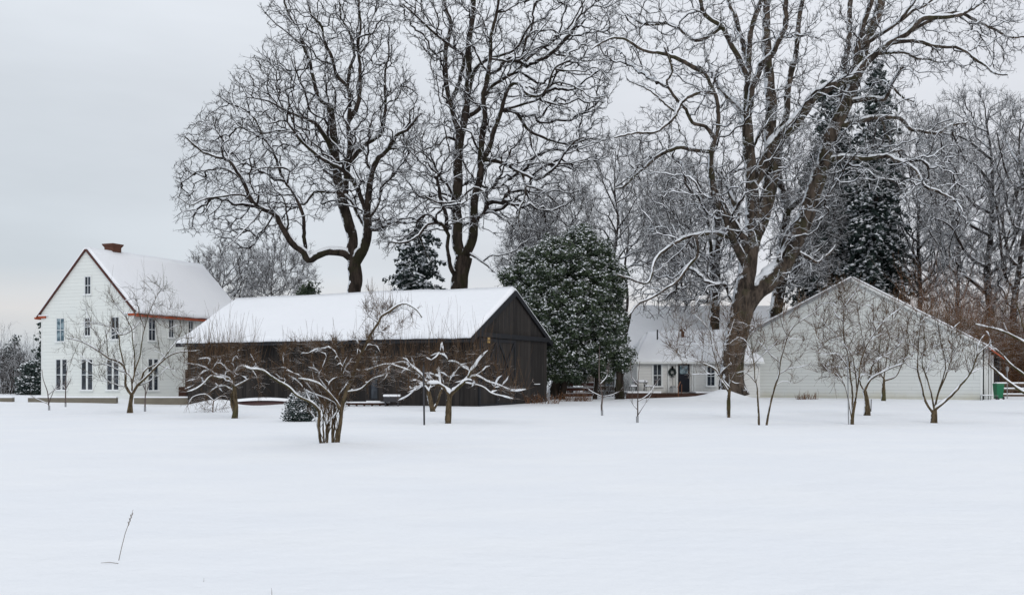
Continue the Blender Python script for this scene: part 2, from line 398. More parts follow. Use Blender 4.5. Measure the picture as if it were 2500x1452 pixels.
    def burst(o, d, r0, L, m, up, curve, drp=0):
        n = len(o); pts = np.zeros((n, m + 1, 3)); pts[:, 0] = o; dd = d.copy()
        for j in range(m):
            dd = nrm(dd + R.randn(n, 3) * curve + [0, 0, up] + np.array([0, 0, -drp * (j + 1)])); pts[:, j + 1] = pts[:, j] + dd * (L / m)[:, None]
        rad = r0[:, None] * np.linspace(1, .45, m + 1)[None]; return pts, rad
    if twigs and len(cand):
        i = cand[R.randint(0, len(cand), twigs)]; d = nrm(DR[i] * .9 + R.randn(twigs, 3) * .5 + [0, 0, upb])
        a, ra = burst(PT[i], d, rtw * (.8 + .5 * R.rand(twigs)), twl * (.45 + .8 * R.rand(twigs)), 4, .02, .18 * curl, droop)
        tw.append((a, ra)); n2 = int(twigs * sub); i = R.randint(0, twigs, n2); j = R.randint(1, 5, n2)
        d = nrm((a[i, j] - a[i, j - 1]) / .2 + R.randn(n2, 3) * .75); b, rb = burst(a[i, j], d, np.full(n2, rtw * .72), twl * .5 * (.4 + .8 * R.rand(n2)), 2, .04, .26 * curl, droop)
        tw.append((b, rb))
    if shoots:
        cs = cand if len(cand) else np.arange(ntr)
        cs = np.concatenate([cs, np.concatenate([c[len(c) // 3:] for c in chains[1:] if c[-1] < ntr])]); i = cs[R.randint(0, len(cs), shoots)]
        d = nrm(R.randn(shoots, 3) * [.16, .16, .05] + [0, 0, 1]); L = shl[0] + (shl[1] - shl[0]) * R.rand(shoots) ** 1.5
        a, ra = burst(PT[i], d, np.full(shoots, rsh), L, 5, .12, .07); tw.append((a, ra))
        i2 = R.randint(0, shoots, shoots // 2); j = R.randint(1, 4, len(i2)); d = nrm(nrm(a[i2, j] - a[i2, j - 1]) + R.randn(len(i2), 3) * .35)
        b, rb = burst(a[i2, j], d, np.full(len(i2), rsh * .7), L[i2] * .35, 3, .1, .1); tw.append((b, rb))
    out.update(main=main, br=br, tw=tw); return out
def cat_chains(ch):
    if not ch: return None
    return np.vstack([c for c, _ in ch]), np.concatenate([r for _, r in ch]), [len(c) for c, _ in ch]
def make_tree(name, label, cat, base, g, mt='oak', mthin='oak_thin', group=None, snow=1.0, snow_min=.03, cr_sides=4):
    root = empty(name, base, label, cat, group); off = np.array(base); R = np.random.RandomState(g['seed'] + 7)
    P0, r0, l0 = cat_chains(g['main'])
    k0 = 10 if r0.max() > .12 else 7
    zn = R.randn(len(r0)).clip(-1.5, 1.5); zn = (zn + np.roll(zn, 1) + np.roll(zn, -1)) / 2; V, Q = tubes(P0, r0 * (1 + np.where(r0 > .2, .035, .06) * zn), l0, k0); mesh_np('trunk', V - off, Q, 4, M[mt], root, True)
    Vs = []; Qs = []; nb = 0
    def put(V, Q):
        nonlocal nb
        Vs.append(V); Qs.append(Q + nb); nb += len(V)
    if g['br']: b = cat_chains(g['br']); put(*tubes(b[0], b[1], b[2], cr_sides))
    for a, ra in g['tw']: put(*tubes(a.reshape(-1, 3), ra.ravel(), [a.shape[1]] * len(a), 3))
    if Vs: mesh_np('crown', np.vstack(Vs) - off, np.vstack(Qs), 4, M[mthin], root, True)
    if snow:
        sp_, sr, sl = [], [], []
        for c, r in g['main'] + g['br']:
            if r.max() < snow_min or len(c) < 3: continue
            cs_ = c.copy()
            for _ in range(3 if r.max() > .12 else 1): cs_[1:-1] = (cs_[:-2] + cs_[1:-1] * 2 + cs_[2:]) / 4
            t = nrm(np.gradient(cs_, axis=0)); h = np.sqrt(np.clip(1 - t[:, 2] ** 2, 0, 1)); e = np.clip((h - .30) / .30, 0, 1); upv = nrm(np.array([0, 0, 1.]) - t * t[:, 2:3])
            e = e * e * (3 - 2 * e); ns = np.convolve(R.randn(len(c)), [.4, .7, .4], 'same'); ns = np.clip(1 + (.16 if r.max() > .12 else .38) * ns, .25, 1.5); gap = np.convolve(R.randn(len(c)), [.5, .7, .5], 'same'); ns[(gap < -1.0) & (r < .1)] *= .15
            rs = snow * np.minimum(r * .55, .10 + .28 * r) * e * ns + .012 * e * snow; rs[r < snow_min * .5] *= .6; rs[0] *= .5; rs[-1] *= .3; rs = np.maximum(rs, .001)
            up = r * .74 * np.clip(e, 0, 1) + .15 * rs
            sp_.append(c + upv * up[:, None]); sr.append(rs); sl.append(len(c))
        if sp_:
            V, Q = tubes(np.vstack(sp_), np.concatenate(sr), sl, 6); mesh_np('snow_cover', V - off, Q, 4, M['snow_clump'], root, True)
    return root
def cards(C, A, Bv):
    """rhombus leaves: centre, long half axis, short half axis"""
    n = len(C); V = np.stack([C - A, C + Bv, C + A, C - Bv], 1).reshape(-1, 3); Q = np.arange(n * 4).reshape(n, 4); return V, Q
def rand_unit(R, n): return nrm(R.randn(n, 3))
def leaf_crown(root, C, R, size, matn, snowfrac=.3, snow_size=None, hang=0, up_only=None, rad_dir=None):
    n = len(C); off = np.array(parent_world(root)); A = rand_unit(R, n)
    if hang: A = nrm(A + [0, 0, -hang])
    B = nrm(np.cross(A, rand_unit(R, n))); s = size * (.6 + .8 * R.rand(n))
    V, Q = cards(C, A * s[:, None], B * s[:, None] * .45); mesh_np('foliage', V - off, Q, 4, M[matn], root)
    m = int(n * snowfrac); i = R.choice(n if up_only is None else up_only, m) if up_only is None else R.choice(up_only, m)
    ss = (snow_size or size) * (.5 + .8 * R.rand(m)); A = nrm(R.randn(m, 3) * [1, 1, .35]); B = nrm(np.cross(A, R.randn(m, 3) * [.5, .5, .3] + [0, 0, 1]))
    c = C[i] + [0, 0, size * .5] + R.randn(m, 3) * size * .2
    V1, Q1 = cards(c, A * ss[:, None], B * ss[:, None] * .6); V2 = V1.reshape(-1, 4, 3).copy()
    # little domed lumps: two crossed cards with a raised rim
    T = np.array([0, 0, 1.]) * ss[:, None] * .45; W = np.stack([V2[:, 0], V2[:, 1], V2[:, 2], V2[:, 3], c + T], 1).reshape(-1, 3)
    k = np.arange(m)[:, None] * 5; tri = np.concatenate([k + [0, 1, 4], k + [1, 2, 4], k + [2, 3, 4], k + [3, 0, 4]])
    mesh_np('snow_cover', W - off, tri, 3, M['snow_clump'], root)
def conifer(name, label, base, top_z, hw, seed, n=26, group=None, taper=.9, leaf=.22, droop=.5, snowfrac=.45, low=.03, dens=1.0, cat='conifer'):
    R = np.random.RandomState(seed); root = empty(name, base, label, cat, group); base = np.array(base); H = top_z - base[2]
    V, Q = tubes(np.array([base + [0, 0, H * t] for t in np.linspace(0, 1, 12)]), np.linspace(H * .018, .02, 12), [12], 8); mesh_np('trunk', V - base, Q, 4, M['oak_far'], root, True)
    C = []; nb = int(n * 9)
    for j in range(nb):
        t = low + (1 - low) * (j + R.rand()) / nb; L = hw * (1 - t ** 1.35) ** taper * (.65 + .45 * R.rand()) + .12; a = R.rand() * 6.283
        dr = droop * L * (.7 + .6 * R.rand()); m = max(4, int(L * 16 * dens * (1.1 - .3 * t)))
        u = R.rand(m) ** .75; x = np.c_[np.cos(a) * L * u, np.sin(a) * L * u, H * t + .25 * L * u - dr * u ** 1.7]
        sp = .10 + .22 * L * (u * (1.15 - u)); side = (R.rand(m) * 2 - 1) * sp
        x[:, 0] += -np.sin(a) * side; x[:, 1] += np.cos(a) * side; x[:, 2] += -abs(side) * .4 - np.abs(R.randn(m)) * .12
        C.append(x + base + (R.randn(3) * [.1, .1, .0]) * hw)
    leaf_crown(root, np.vstack(C), R, leaf, 'fir', snowfrac, leaf * .95, hang=.8); return root
def bushy(name, label, cat, base, poly, d, depth, seed, nclump, nleaf, size, matn='holly', snowfrac=.3, group=None, stems=()):
    R = np.random.RandomState(seed); root = empty(name, base, label, cat, group); pg = np.array(poly, float); lo, hi = pg.min(0), pg.max(0); cx = (lo + hi) / 2; hx = (hi - lo) / 2
    q = lo + R.rand(nclump * 8, 2) * (hi - lo); q = q[inpoly(q[:, 0], q[:, 1], pg)][:nclump]; k = np.clip(1 - (((q - cx) / hx) ** 2).sum(1), .1, 1) ** .5
    dep = d + depth * k * (R.rand(len(q)) * 2 - 1); cc = np.array([P(a, b, c) for (a, b), c in zip(q, dep)]); cr = size * (2.5 + 4.5 * R.rand(len(cc)))
    i = R.randint(0, len(cc), nleaf); dv = rand_unit(R, nleaf) * [1, 1, .75]; C = cc[i] + dv * (cr[i] * (.35 + .75 * R.rand(nleaf)))[:, None]
    up = np.nonzero(dv[:, 2] > -.1)[0]
    mb = MB()
    for (bx, by, tx, ty, w0) in stems: mb.tube([P(bx, by, d), P((bx + tx) / 2 + 4, (by + ty) / 2, d), P(tx, ty, d)], [w0 * d / F, w0 * .8 * d / F, w0 * .5 * d / F], 7)
    if stems: mb.build('trunk', M['oak'], root, True)
    leaf_crown(root, C, R, size, matn, snowfrac, size * .95, up_only=up); return root
def thicket(name, label, cat, base, wx, wy, h, n, seed, r=.010, mt='rust', lean=.25, kids=3, group=None, L=1.0, snow=False):
    R = np.random.RandomState(seed); root = empty(name, base, label, cat, group); o = np.array(base) + np.c_[(R.rand(n) * 2 - 1) * wx, (R.rand(n) * 2 - 1) * wy, np.zeros(n) - .1]
    d = nrm(R.randn(n, 3) * [lean, lean, .05] + [0, 0, 1]); Ln = h * (.55 + .5 * R.rand(n)); m = 6; pts = np.zeros((n, m + 1, 3)); pts[:, 0] = o; dd = d
    for j in range(m): dd = nrm(dd + R.randn(n, 3) * .13); pts[:, j + 1] = pts[:, j] + dd * (Ln / m)[:, None]
    arr = [(pts, np.full(n, r)[:, None] * np.linspace(1.3, .5, m + 1)[None])]
    src = pts
    for lv in range(2):
        nn = n * kids * (1 if lv == 0 else 2); i = R.randint(0, len(src), nn); j = R.randint(1, src.shape[1], nn); b = src[i, j]
        dd = nrm(nrm(src[i, j] - src[i, j - 1]) + R.randn(nn, 3) * .5); ln = h * (.28 if lv == 0 else .13) * L * (.4 + .9 * R.rand(nn)); q = np.zeros((nn, 4, 3)); q[:, 0] = b
        for k in range(3): dd = nrm(dd + R.randn(nn, 3) * .2 + [0, 0, .05]); q[:, k + 1] = q[:, k] + dd * (ln / 3)[:, None]
        arr.append((q, np.full(nn, r * (.6 if lv == 0 else .45))[:, None] * np.array([1, .8, .65, .4])[None])); src = q
    Vs, Qs, nb = [], [], 0
    for a, ra in arr:
        V, Q = tubes(a.reshape(-1, 3), ra.ravel(), [a.shape[1]] * len(a), 3); Vs.append(V); Qs.append(Q + nb); nb += len(V)
    mesh_np('branches', np.vstack(Vs) - np.array(base), np.vstack(Qs), 4, M[mt], root, True); return root
# ------------------------------------------------------------------ the ground
MOUNDS += [(13.6, 64.8, .40, 1.0), (14.0, 65.2, .34, 2.3), (-16.6, 56.6, .42, 1.5), (-12.5, 57.0, .16, 1.6), (10.5, 65.0, .14, 2.5), (-4.2, 23.1, .09, .4), (-4.1, 23.1, .05, 1.2), (22, 63, .06, 3), (31.5, 64.2, .1, 1.2), (-33.5, 64.5, .22, 1.2)]
for _p in ((317, 1010), (572, 1019), (1093, 1031), (1778, 1017), (1853, 1034), (1870, 1034), (2080, 1033), (2117, 1012), (2280, 1030), (1058, 1003)):
    _g = gpt(*_p); MOUNDS.append((_g[0], _g[1], -.045, .55))
def grid_ground():
    ys = np.concatenate([np.arange(-30, 2, 4), np.arange(2, 20, .22), np.arange(20, 82, .42), np.arange(82, 140, 2), 140 * 1.13 ** np.arange(27)])
    a = np.concatenate([np.arange(0, 46, .5), 46 * 1.12 ** np.arange(1, 38)]); xs = np.concatenate([-a[:0:-1], a])
    Xg, Yg = np.meshgrid(xs, ys); Zg = gz(Xg, np.clip(Yg, -30, 400)); V = np.c_[Xg.ravel(), Yg.ravel(), Zg.ravel()]; nx = len(xs); ny = len(ys)
    i = (np.arange(ny - 1)[:, None] * nx + np.arange(nx - 1)[None]).ravel(); Q = np.c_[i, i + 1, i + nx + 1, i + nx]
    o = mesh_np('snowy_ground', V, Q, 4, M['snowfield'], None, True); tag(o, 'smooth unbroken snow covering the open field', kind='structure')
grid_ground()
# ------------------------------------------------------------------ building helpers
def v2(x, y, z=0.): return np.array([x, y, z], float)
ZU = v2(0, 0, 1)
CAMP = np.array([0, 0, EYE])
def hit(px, py, o, n):
    d = np.array([(px - 1250) / F, 1, (HZ - py) / F]); t = np.dot(np.array(o) - CAMP, n) / np.dot(d, n); return CAMP + d * t
def window(parent, rect, o, n, nx=2, ny=2, pair=False, glass='glass', name='window', bar=.035, fr=.075, sill=True, frame='sash', casing='trim', snow=True, label=None):
    x0, y0, x1, y1 = rect; n = np.array(n, float); a = hit(x0, y1, o, n); b = hit(x1, y1, o, n); a[2] = b[2] = (a[2] + b[2]) / 2
    z1 = hit((x0 + x1) / 2, y0, o, n)[2]; r = b - a; W = np.linalg.norm(r); r /= W; H = z1 - a[2]
    f = MB(); T = n * .07
    # casing boards round the opening, then the sash
    for (p, dx, dz) in ((a - r * fr - ZU * fr * .0, r * fr, ZU * H), (b, r * fr, ZU * H), (a - r * fr + ZU * H, r * (W + 2 * fr), ZU * fr)): f.box(p - n * .01, dx, n * .06, dz)
    if sill: f.box(a - r * (fr + .04) - ZU * .07, r * (W + 2 * fr + .08), n * .13, ZU * .07)
    f.cur = 1
    segs = [(0, W)] if not pair else [(0, W / 2 - .055), (W / 2 + .055, W)]
    if pair: f.cur = 0; f.box(a + r * (W / 2 - .055), r * .11, n * .055, ZU * H); f.cur = 1
    for (s0, s1) in segs:
        e = .03
        f.box(a + r * s0, r * e, n * .045, ZU * H); f.box(a + r * (s1 - e), r * e, n * .045, ZU * H)
        f.box(a + r * (s0 + e), r * (s1 - s0 - 2 * e), n * .045, ZU * e); f.box(a + r * (s0 + e) + ZU * (H - e), r * (s1 - s0 - 2 * e), n * .045, ZU * e)
        m = 1 if pair else nx
        for k in range(1, m): f.box(a + r * (s0 + (s1 - s0) * k / m - bar / 2) + ZU * e, r * bar, n * .040, ZU * (H - 2 * e))
        for k in range(1, ny): f.box(a + r * (s0 + e) + ZU * (H * k / ny - bar * .7), r * (s1 - s0 - 2 * e), n * .038, ZU * bar * 1.4)
    w_ = f.build(name, [M[casing], M[frame]], parent)
    if label: w_['label'] = label
    p = MB(); p.box(a - n * .005, r * W, n * .02, ZU * H); pane = p.build('pane', M[glass], None); pane.parent = w_; pane.location = np.array(pane.location) - np.array(parent_world(parent))
    if sill and snow:
        s = MB(); s.box(a - r * (fr + .02) + n * .05, r * (W + 2 * fr + .04), n * .075, ZU * .04); q = s.build('sill_snow', M['snow'], None); q.parent = w_; q.location = np.array(q.location) - np.array(parent_world(parent))
    return w_
def slab(name, quad, th, m, parent, up=None, bevel=0, sub=None):
    q = [np.array(p, float) for p in quad]; n = np.cross(q[1] - q[0], q[2] - q[0]); n /= np.linalg.norm(n); n = n if n[2] > 0 else -n
    b = MB(); b.prism(q, n * th); return b.build(name, M[m], parent, bevel=bevel)
def snow_roof(parent, name, e0, e1, r1, r0, th=.22, lift=.0, seed=1, amp=.035, nx=40, ny=14):
    """snow blanket on a roof plane: eave e0-e1, ridge r0-r1, thick, soft-edged, slightly uneven"""
    e0, e1, r0, r1 = (np.array(p, float) for p in (e0, e1, r0, r1)); n = np.cross(e1 - e0, r0 - e0); n /= np.linalg.norm(n); n = n if n[2] > 0 else -n
    R = np.random.RandomState(seed); u = np.linspace(0, 1, nx); v = np.linspace(0, 1, ny); u = .5 - .5 * np.cos(u * math.pi) if False else u
    u = np.concatenate([[0, .002, .006], np.linspace(.012, .988, nx - 6), [.994, .998, 1]]); v = np.concatenate([[0, .006, .018], np.linspace(.04, 1, ny - 3)])
    U, Vv = np.meshgrid(u, v); B = ((1 - Vv)[..., None] * ((1 - U)[..., None] * e0 + U[..., None] * e1) + Vv[..., None] * ((1 - U)[..., None] * r0 + U[..., None] * r1))
    prof = np.minimum(1, np.sqrt(np.clip(np.minimum(U, 1 - U) / .006, 0, 1))) * np.minimum(1, np.sqrt(np.clip(Vv / .02, 0, 1))) * .75 + .25
    L = np.linalg.norm(e1 - e0); h = th * prof * (1 + amp * 4 * fbm(B[..., 0] * 3, B[..., 1] * 3 + B[..., 2] * 4, seed))
    T = B + n * (h + lift)[..., None]; S = B + n * lift; nxx, nyy = len(u), len(v)
    drp = (Vv < .01) * (.04 + .04 * np.sin(U * L * 3.1 + seed) * np.sin(U * L * 1.3)); T[..., 2] -= drp
    V = np.vstack([T.reshape(-1, 3), S.reshape(-1, 3)]); N0 = nxx * nyy; i = (np.arange(nyy - 1)[:, None] * nxx + np.arange(nxx - 1)[None]).ravel()
    Q = [np.c_[i, i + 1, i + nxx + 1, i + nxx], np.c_[i + N0, i + nxx + N0, i + nxx + 1 + N0, i + 1 + N0]]
    per = list(range(nxx)) + [r * nxx + nxx - 1 for r in range(1, nyy)] + [(nyy - 1) * nxx + c for c in range(nxx - 2, -1, -1)] + [r * nxx for r in range(nyy - 2, 0, -1)]
    per = np.array(per); nx_ = np.roll(per, -1); Q.append(np.c_[per, per + N0, nx_ + N0, nx_])
    off = np.array(parent_world(parent)); o = mesh_np(name, V - off, np.vstack(Q), 4, M['snow'], parent, True)
    return o
def poly_wall(mb, p0, dirv, prof, th):      # prof: list of (s,z); extruded inward by vector th
    mb.prism([p0 + dirv * s + ZU * z for s, z in prof], th)
# ------------------------------------------------------------------ white two-storey house
Bc = v2(-25.59, 68); gv = nrm(v2(-.921, .39)); uv = nrm(v2(.39, .921)); w_, L_ = 8.54, 11.6; fn = -uv; sn = nrm(v2(.921, -.39))
hroot = empty('farmhouse', Bc + gv * w_ / 2 + ZU * .1, 'tall white clapboard house with a steep snowy roof and copper gutters', 'house')
ze, zr = 6.12, 10.42
mb = MB(); poly_wall(mb, Bc, gv, [(0, -.4), (0, ze), (w_ / 2, zr), (w_, ze), (w_, -.4)], uv * L_); mb.build('wall', M['house_wall'], hroot)
mb = MB(); mb.box(Bc - uv * .012 - ZU * .3, gv * w_, uv * .012, ZU * .62)
for s in (0., w_ - .12): mb.box(Bc + gv * s - uv * .02, gv * .12, uv * .02, ZU * (ze - .2))
mb.box(Bc + sn * .0 + uv * .0, uv * .12, sn * .02, ZU * (ze - .2)); mb.build('corner_trim', M['trim'], hroot)
mid = Bc + gv * w_ / 2
for sgn, base, nm in ((0, Bc, 'a'), (1, Bc + gv * w_, 'b')):
    od = (-gv if sgn == 0 else gv); k = .28; sl = (zr - ze) / (w_ / 2)
    e0 = base + od * k + ZU * (ze - sl * k) - uv * .12; e1 = e0 + uv * (L_ + .3); r0 = mid + ZU * zr - uv * .12; r1 = r0 + uv * (L_ + .3)
    rf = slab('roof', [e0, e1, r1, r0], .05, 'rake', hroot)
    nn = np.cross(e1 - e0, r0 - e0); nn /= np.linalg.norm(nn); nn = nn if nn[2] > 0 else -nn
    s_ = snow_roof(hroot, 'roof_snow', e0 + uv * .06, e1 - uv * .05, r1 - uv * .05, r0 + uv * .06, .20, .075, 3 + sgn)
    m = MB(); m.box(e0 - uv * .05 - nn * .03, r0 - e0, uv * .05, nn * .085); m.build('rake_board', M['rake'], hroot)
    m = MB(); g0 = e0 + od * .02 - ZU * .16; m.prism([g0 - uv * .12, g0 - uv * .12 + od * .11 + ZU * .03, g0 - uv * .12 + od * .13 + ZU * .15, g0 - uv * .12 + ZU * .15], uv * (L_ + .4)); m.build('gutter', M['copper'], hroot)
    m = MB(); q = base + od * .30 - uv * .12 + ZU * (ze - .36); m.prism([q, q - od * .75 + ZU * .0, q - od * .78 + ZU * .16, q + od * .12 + ZU * .16], uv * .12); m.build('eave_return', M['copper'], hroot)
    m = MB(); m.box(base + od * .36 - uv * .16 + ZU * (ze - .20), -od * 1.1, uv * .2, ZU * .07); m.build('eave_snow', M['snow'], hroot)
# chimney on the far slope, flared metal cap
cc = mid + uv * 2.5 - gv * -.10; m = MB(); cx = cc + ZU * 9.6
m.box(cx - gv * .38 - uv * .38, gv * .76, uv * .76, ZU * 1.25)
ch = m.build('chimney', M['stone'], hroot); m = MB()
pr = [(.40, .0), (.40, .30), (.52, .50), (.52, .56)]
for i in range(len(pr) - 1):
    (a, za), (b, zb) = pr[i], pr[i + 1]; q = [cx + ZU * (za + .95) + gv * a * s1 + uv * a * s2 for s1, s2 in ((-1, -1), (1, -1), (1, 1), (-1, 1))]; q2 = [cx + ZU * (zb + .95) + gv * b * s1 + uv * b * s2 for s1, s2 in ((-1, -1), (1, -1), (1, 1), (-1, 1))]
    m.add(q + q2, [(j, (j + 1) % 4, (j + 1) % 4 + 4, j + 4) for j in range(4)])
m.add([cx + ZU * 1.51 + gv * .52 * s1 + uv * .52 * s2 for s1, s2 in ((-1, -1), (1, -1), (1, 1), (-1, 1))], [(0, 1, 2, 3)]); m.build('chimney_cap', M['rusty'], hroot)
m = MB(); dp = hit(343, 762, Bc, sn); m.box(dp - uv * .13 - ZU * .30, uv * .28, sn * .24, ZU * .34); m.build('leader_head', M['copper'], hroot); m = MB(); m.tube([dp + sn * .1 - ZU * .3, dp + sn * .07 - ZU * 5.2], .045, 8); m.build('downpipe', M['trim'], hroot)
for r in ((208, 675, 222.5, 719),): window(hroot, r, Bc, fn)
for r, g in (((139, 777, 158, 834), 'glass_blue'), ((207.5, 776, 221.5, 820), 'glass'), ((272.5, 774, 291.5, 829), 'glass')): window(hroot, r, Bc, fn, glass=g)
for r in ((137.5, 877, 164.4, 952), (199.5, 877, 227, 952), (262, 877, 291, 952)): window(hroot, r, Bc, fn, ny=2, pair=True)
for r in ((362, 777, 378.6, 832), (411, 780, 423, 824.5), (459.5, 784, 470.5, 824)): window(hroot, r, Bc, sn, sill=True)
window(hroot, (361, 876, 385, 953), Bc, sn, pair=True)
# ------------------------------------------------------------------ dark barn
D = v2(-1.874, 54); av = nrm(v2(-.905, .426)); bv = nrm(v2(.4325, .9017)); L2, W2 = 20.3, 9.34; fnb = -bv; gnb = -av
zr2 = 6.52; sl2 = .53; ze2 = zr2 - sl2 * W2 / 2
broot = empty('barn', D + av * L2 / 2 + bv * W2 / 2 + ZU * -.1, 'long charcoal board barn under a thick white snow roof', 'barn')
def lof(px): return float(np.dot(hit(px, 920, D, fnb) - D, av))
o0, o1 = lof(903.5), lof(924.5)      # o0 is the farther along
zt, zm, zb = hit(914, 856, D, fnb)[2], hit(914, 885, D, fnb)[2], hit(914, 976, D, fnb)[2]
mb = MB(); th = bv * .12
for (s0, s1, z0, z1) in ((0, o1, -.7, ze2), (o0, L2, -.7, ze2), (o1, o0, zt, ze2), (o1, o0, -.7, zb)): mb.box(D + av * s0 + ZU * z0, av * (s1 - s0), th, ZU * (z1 - z0))
Dk = D + bv * W2; lb = [float(np.dot(hit(p, 920, Dk, fnb) - Dk, av)) for p in (899, 929)]; zk = [hit(914, y, Dk, fnb)[2] for y in (850, 890)]
for (s0, s1, z0, z1) in ((0, lb[1], -.7, ze2), (lb[0], L2, -.7, ze2), (lb[1], lb[0], zk[0], ze2), (lb[1], lb[0], -.7, zk[1])): mb.box(Dk + av * s0 + ZU * z0, av * (s1 - s0), -th, ZU * (z1 - z0))
for base in (D, D + av * (L2 - .12)): mb.prism([base + bv * s + ZU * z for s, z in ((.12, -.7), (.12, ze2 + sl2 * .12), (W2 / 2, zr2), (W2 - .12, ze2 + sl2 * .12), (W2 - .12, -.7))], av * .12)
mb.build('wall', M['barn'], broot)
for sgn in (0, 1):
    base = D if sgn == 0 else Dk; od = -bv if sgn == 0 else bv; k = .9 if sgn == 0 else .7
    e0 = base + od * k + ZU * (ze2 - sl2 * k) - av * .1; e1 = e0 + av * (L2 + .2); r0 = D + bv * W2 / 2 + ZU * zr2 - av * .1; r1 = r0 + av * (L2 + .2)
    slab('roof', [e0, e1, r1, r0], .10, 'barn_trim', broot)
    snow_roof(broot, 'roof_snow', e0 + av * .02 - od * .03, e1 - av * .02 - od * .03, r1 - av * .02, r0 + av * .02, .24 if sgn == 0 else .2, .105, 11 + sgn, .09, 60, 16)
    nn = np.cross(e1 - e0, r0 - e0); nn /= np.linalg.norm(nn); nn = nn if nn[2] > 0 else -nn
    m = MB(); m.box(e0 - av * .04 - nn * .2, r0 - e0, av * .035, nn * .28); m.build('rake_board', M['barn_trim'], broot)
    m = MB(); m.box(e0 + od * .0 - ZU * .12, av * (L2 + .2), od * .05, ZU * .14); m.build('fascia', M['barn_trim'], broot)
def gb(px, py): return hit(px, py, D, gnb)
def bar_on(m, p, q, wd, n, th=.05):
    p, q = np.array(p), np.array(q); d = nrm(q - p); s = nrm(np.cross(d, n)) * wd; m.box(p - s / 2, q - p, s, n * th)
m = MB(); bz = gb(1170, 812)[2]; m.box(D + ZU * (bz - .22), bv * W2, gnb * .14, ZU * .26); m.build('crossbeam', M['barn_trim'], broot)
for (xa, xb) in ((1213, 1254), (1168.5, 1210)):
    pa, pb = gb(xa, 905), gb(xb, 905); zt2 = bz - .26; z0 = -.05; m = MB(); m.box(np.array([pa[0], pa[1], z0]), (pb - pa) * [1, 1, 0], gnb * .06, ZU * (zt2 - z0)); dr = m.build('barn_door', M['barn'], broot)
    m = MB(); o_ = gnb * .06; c = [np.array([p[0], p[1], z]) + o_ for p in (pa, pb) for z in (z0, zt2)]
    for s, e in ((0, 1), (2, 3)): bar_on(m, c[s], c[e], .16, gnb, .04)
    hz = z0 + (zt2 - z0) * .5
    for z in (z0 + .1, zt2 - .1): bar_on(m, [pa[0] + o_[0], pa[1] + o_[1], z], [pb[0] + o_[0], pb[1] + o_[1], z], .18, gnb, .05)
    for z_a, z_b in ((z0 + .1, zt2 - .1),):
        bar_on(m, [pa[0] + o_[0], pa[1] + o_[1], z_b], [pb[0] + o_[0], pb[1] + o_[1], z_a + 1.1], .13, gnb, .06); bar_on(m, [pa[0] + o_[0], pa[1] + o_[1], z_a + 1.1], [pb[0] + o_[0], pb[1] + o_[1], z_b], .13, gnb, .065)
    q = m.build('brace', M['barn_trim'], None); q.parent = dr; q.location = np.array(q.location) - np.array(parent_world(broot))
for px_, y0, y1 in ((1242, 722, 795), (1254, 715, 795), (1262, 715, 772), (1281, 735, 800), (1232, 735, 800)): p = gb(px_, y1); q = gb(px_, y0); m = MB(); bar_on(m, p, q, .06, gnb, .03); m.build('batten', M['barn_trim'], broot)
for px_ in (1166.5,): m = MB(); p = gb(px_, 900); m.box(np.array([p[0], p[1], -.7]), bv * .14, gnb * .05, ZU * (ze2 + .6)); m.build('corner_board', M['barn_trim'], broot)
window(broot, (1303, 889, 1313, 938), D, gnb, nx=1, ny=2, glass='glass', casing='barn_trim', fr=.05)
# glazed doorway in the long wall: open top light, glass below
m = MB(); pa = D + av * o1; pb = D + av * o0
for s, e in ((o1, o1 + .07), (o0 - .07, o0)): m.box(D + av * s + ZU * zb, av * (e - s), bv * .1, ZU * (zt - zb))
m.box(D + av * (o1 + .07) + ZU * (zm - .04), av * (o0 - o1 - .14), bv * .09, ZU * .09); m.box(D + av * (o1 + .07) + ZU * zb, av * (o0 - o1 - .14), bv * .1, ZU * .08)
dr = m.build('glazed_door', M['barn_trim'], broot); m = MB(); m.box(D + av * (o1 + .07) + bv * .04 + ZU * (zb + .08), av * (o0 - o1 - .14), bv * .01, ZU * (zm - zb - .14)); q = m.build('pane', M['glass'], None); q.parent = dr; q.location = np.array(q.location) - np.array(parent_world(broot))
m = MB(); m.box(D + av * (o1 - .15) - bv * .12 + ZU * (zb - .1), av * (o0 - o1 + .3), bv * .115, ZU * .06); m.build('sill_snow', M['snow'], broot)
sp_ = gb(1189, 827); m = MB(); m.box(sp_ - bv * .13 - ZU * .22 + gnb * .09, bv * .26, gnb * .03, ZU * .44); m.cur = 1; m.box(sp_ - bv * .07 - ZU * .14 + gnb * .12, bv * .14, gnb * .006, ZU * .12); tag(m.build('notice_board', [M['yellow'], M['brown']]), 'small pale yellow board fixed high beside the barn door', 'board')
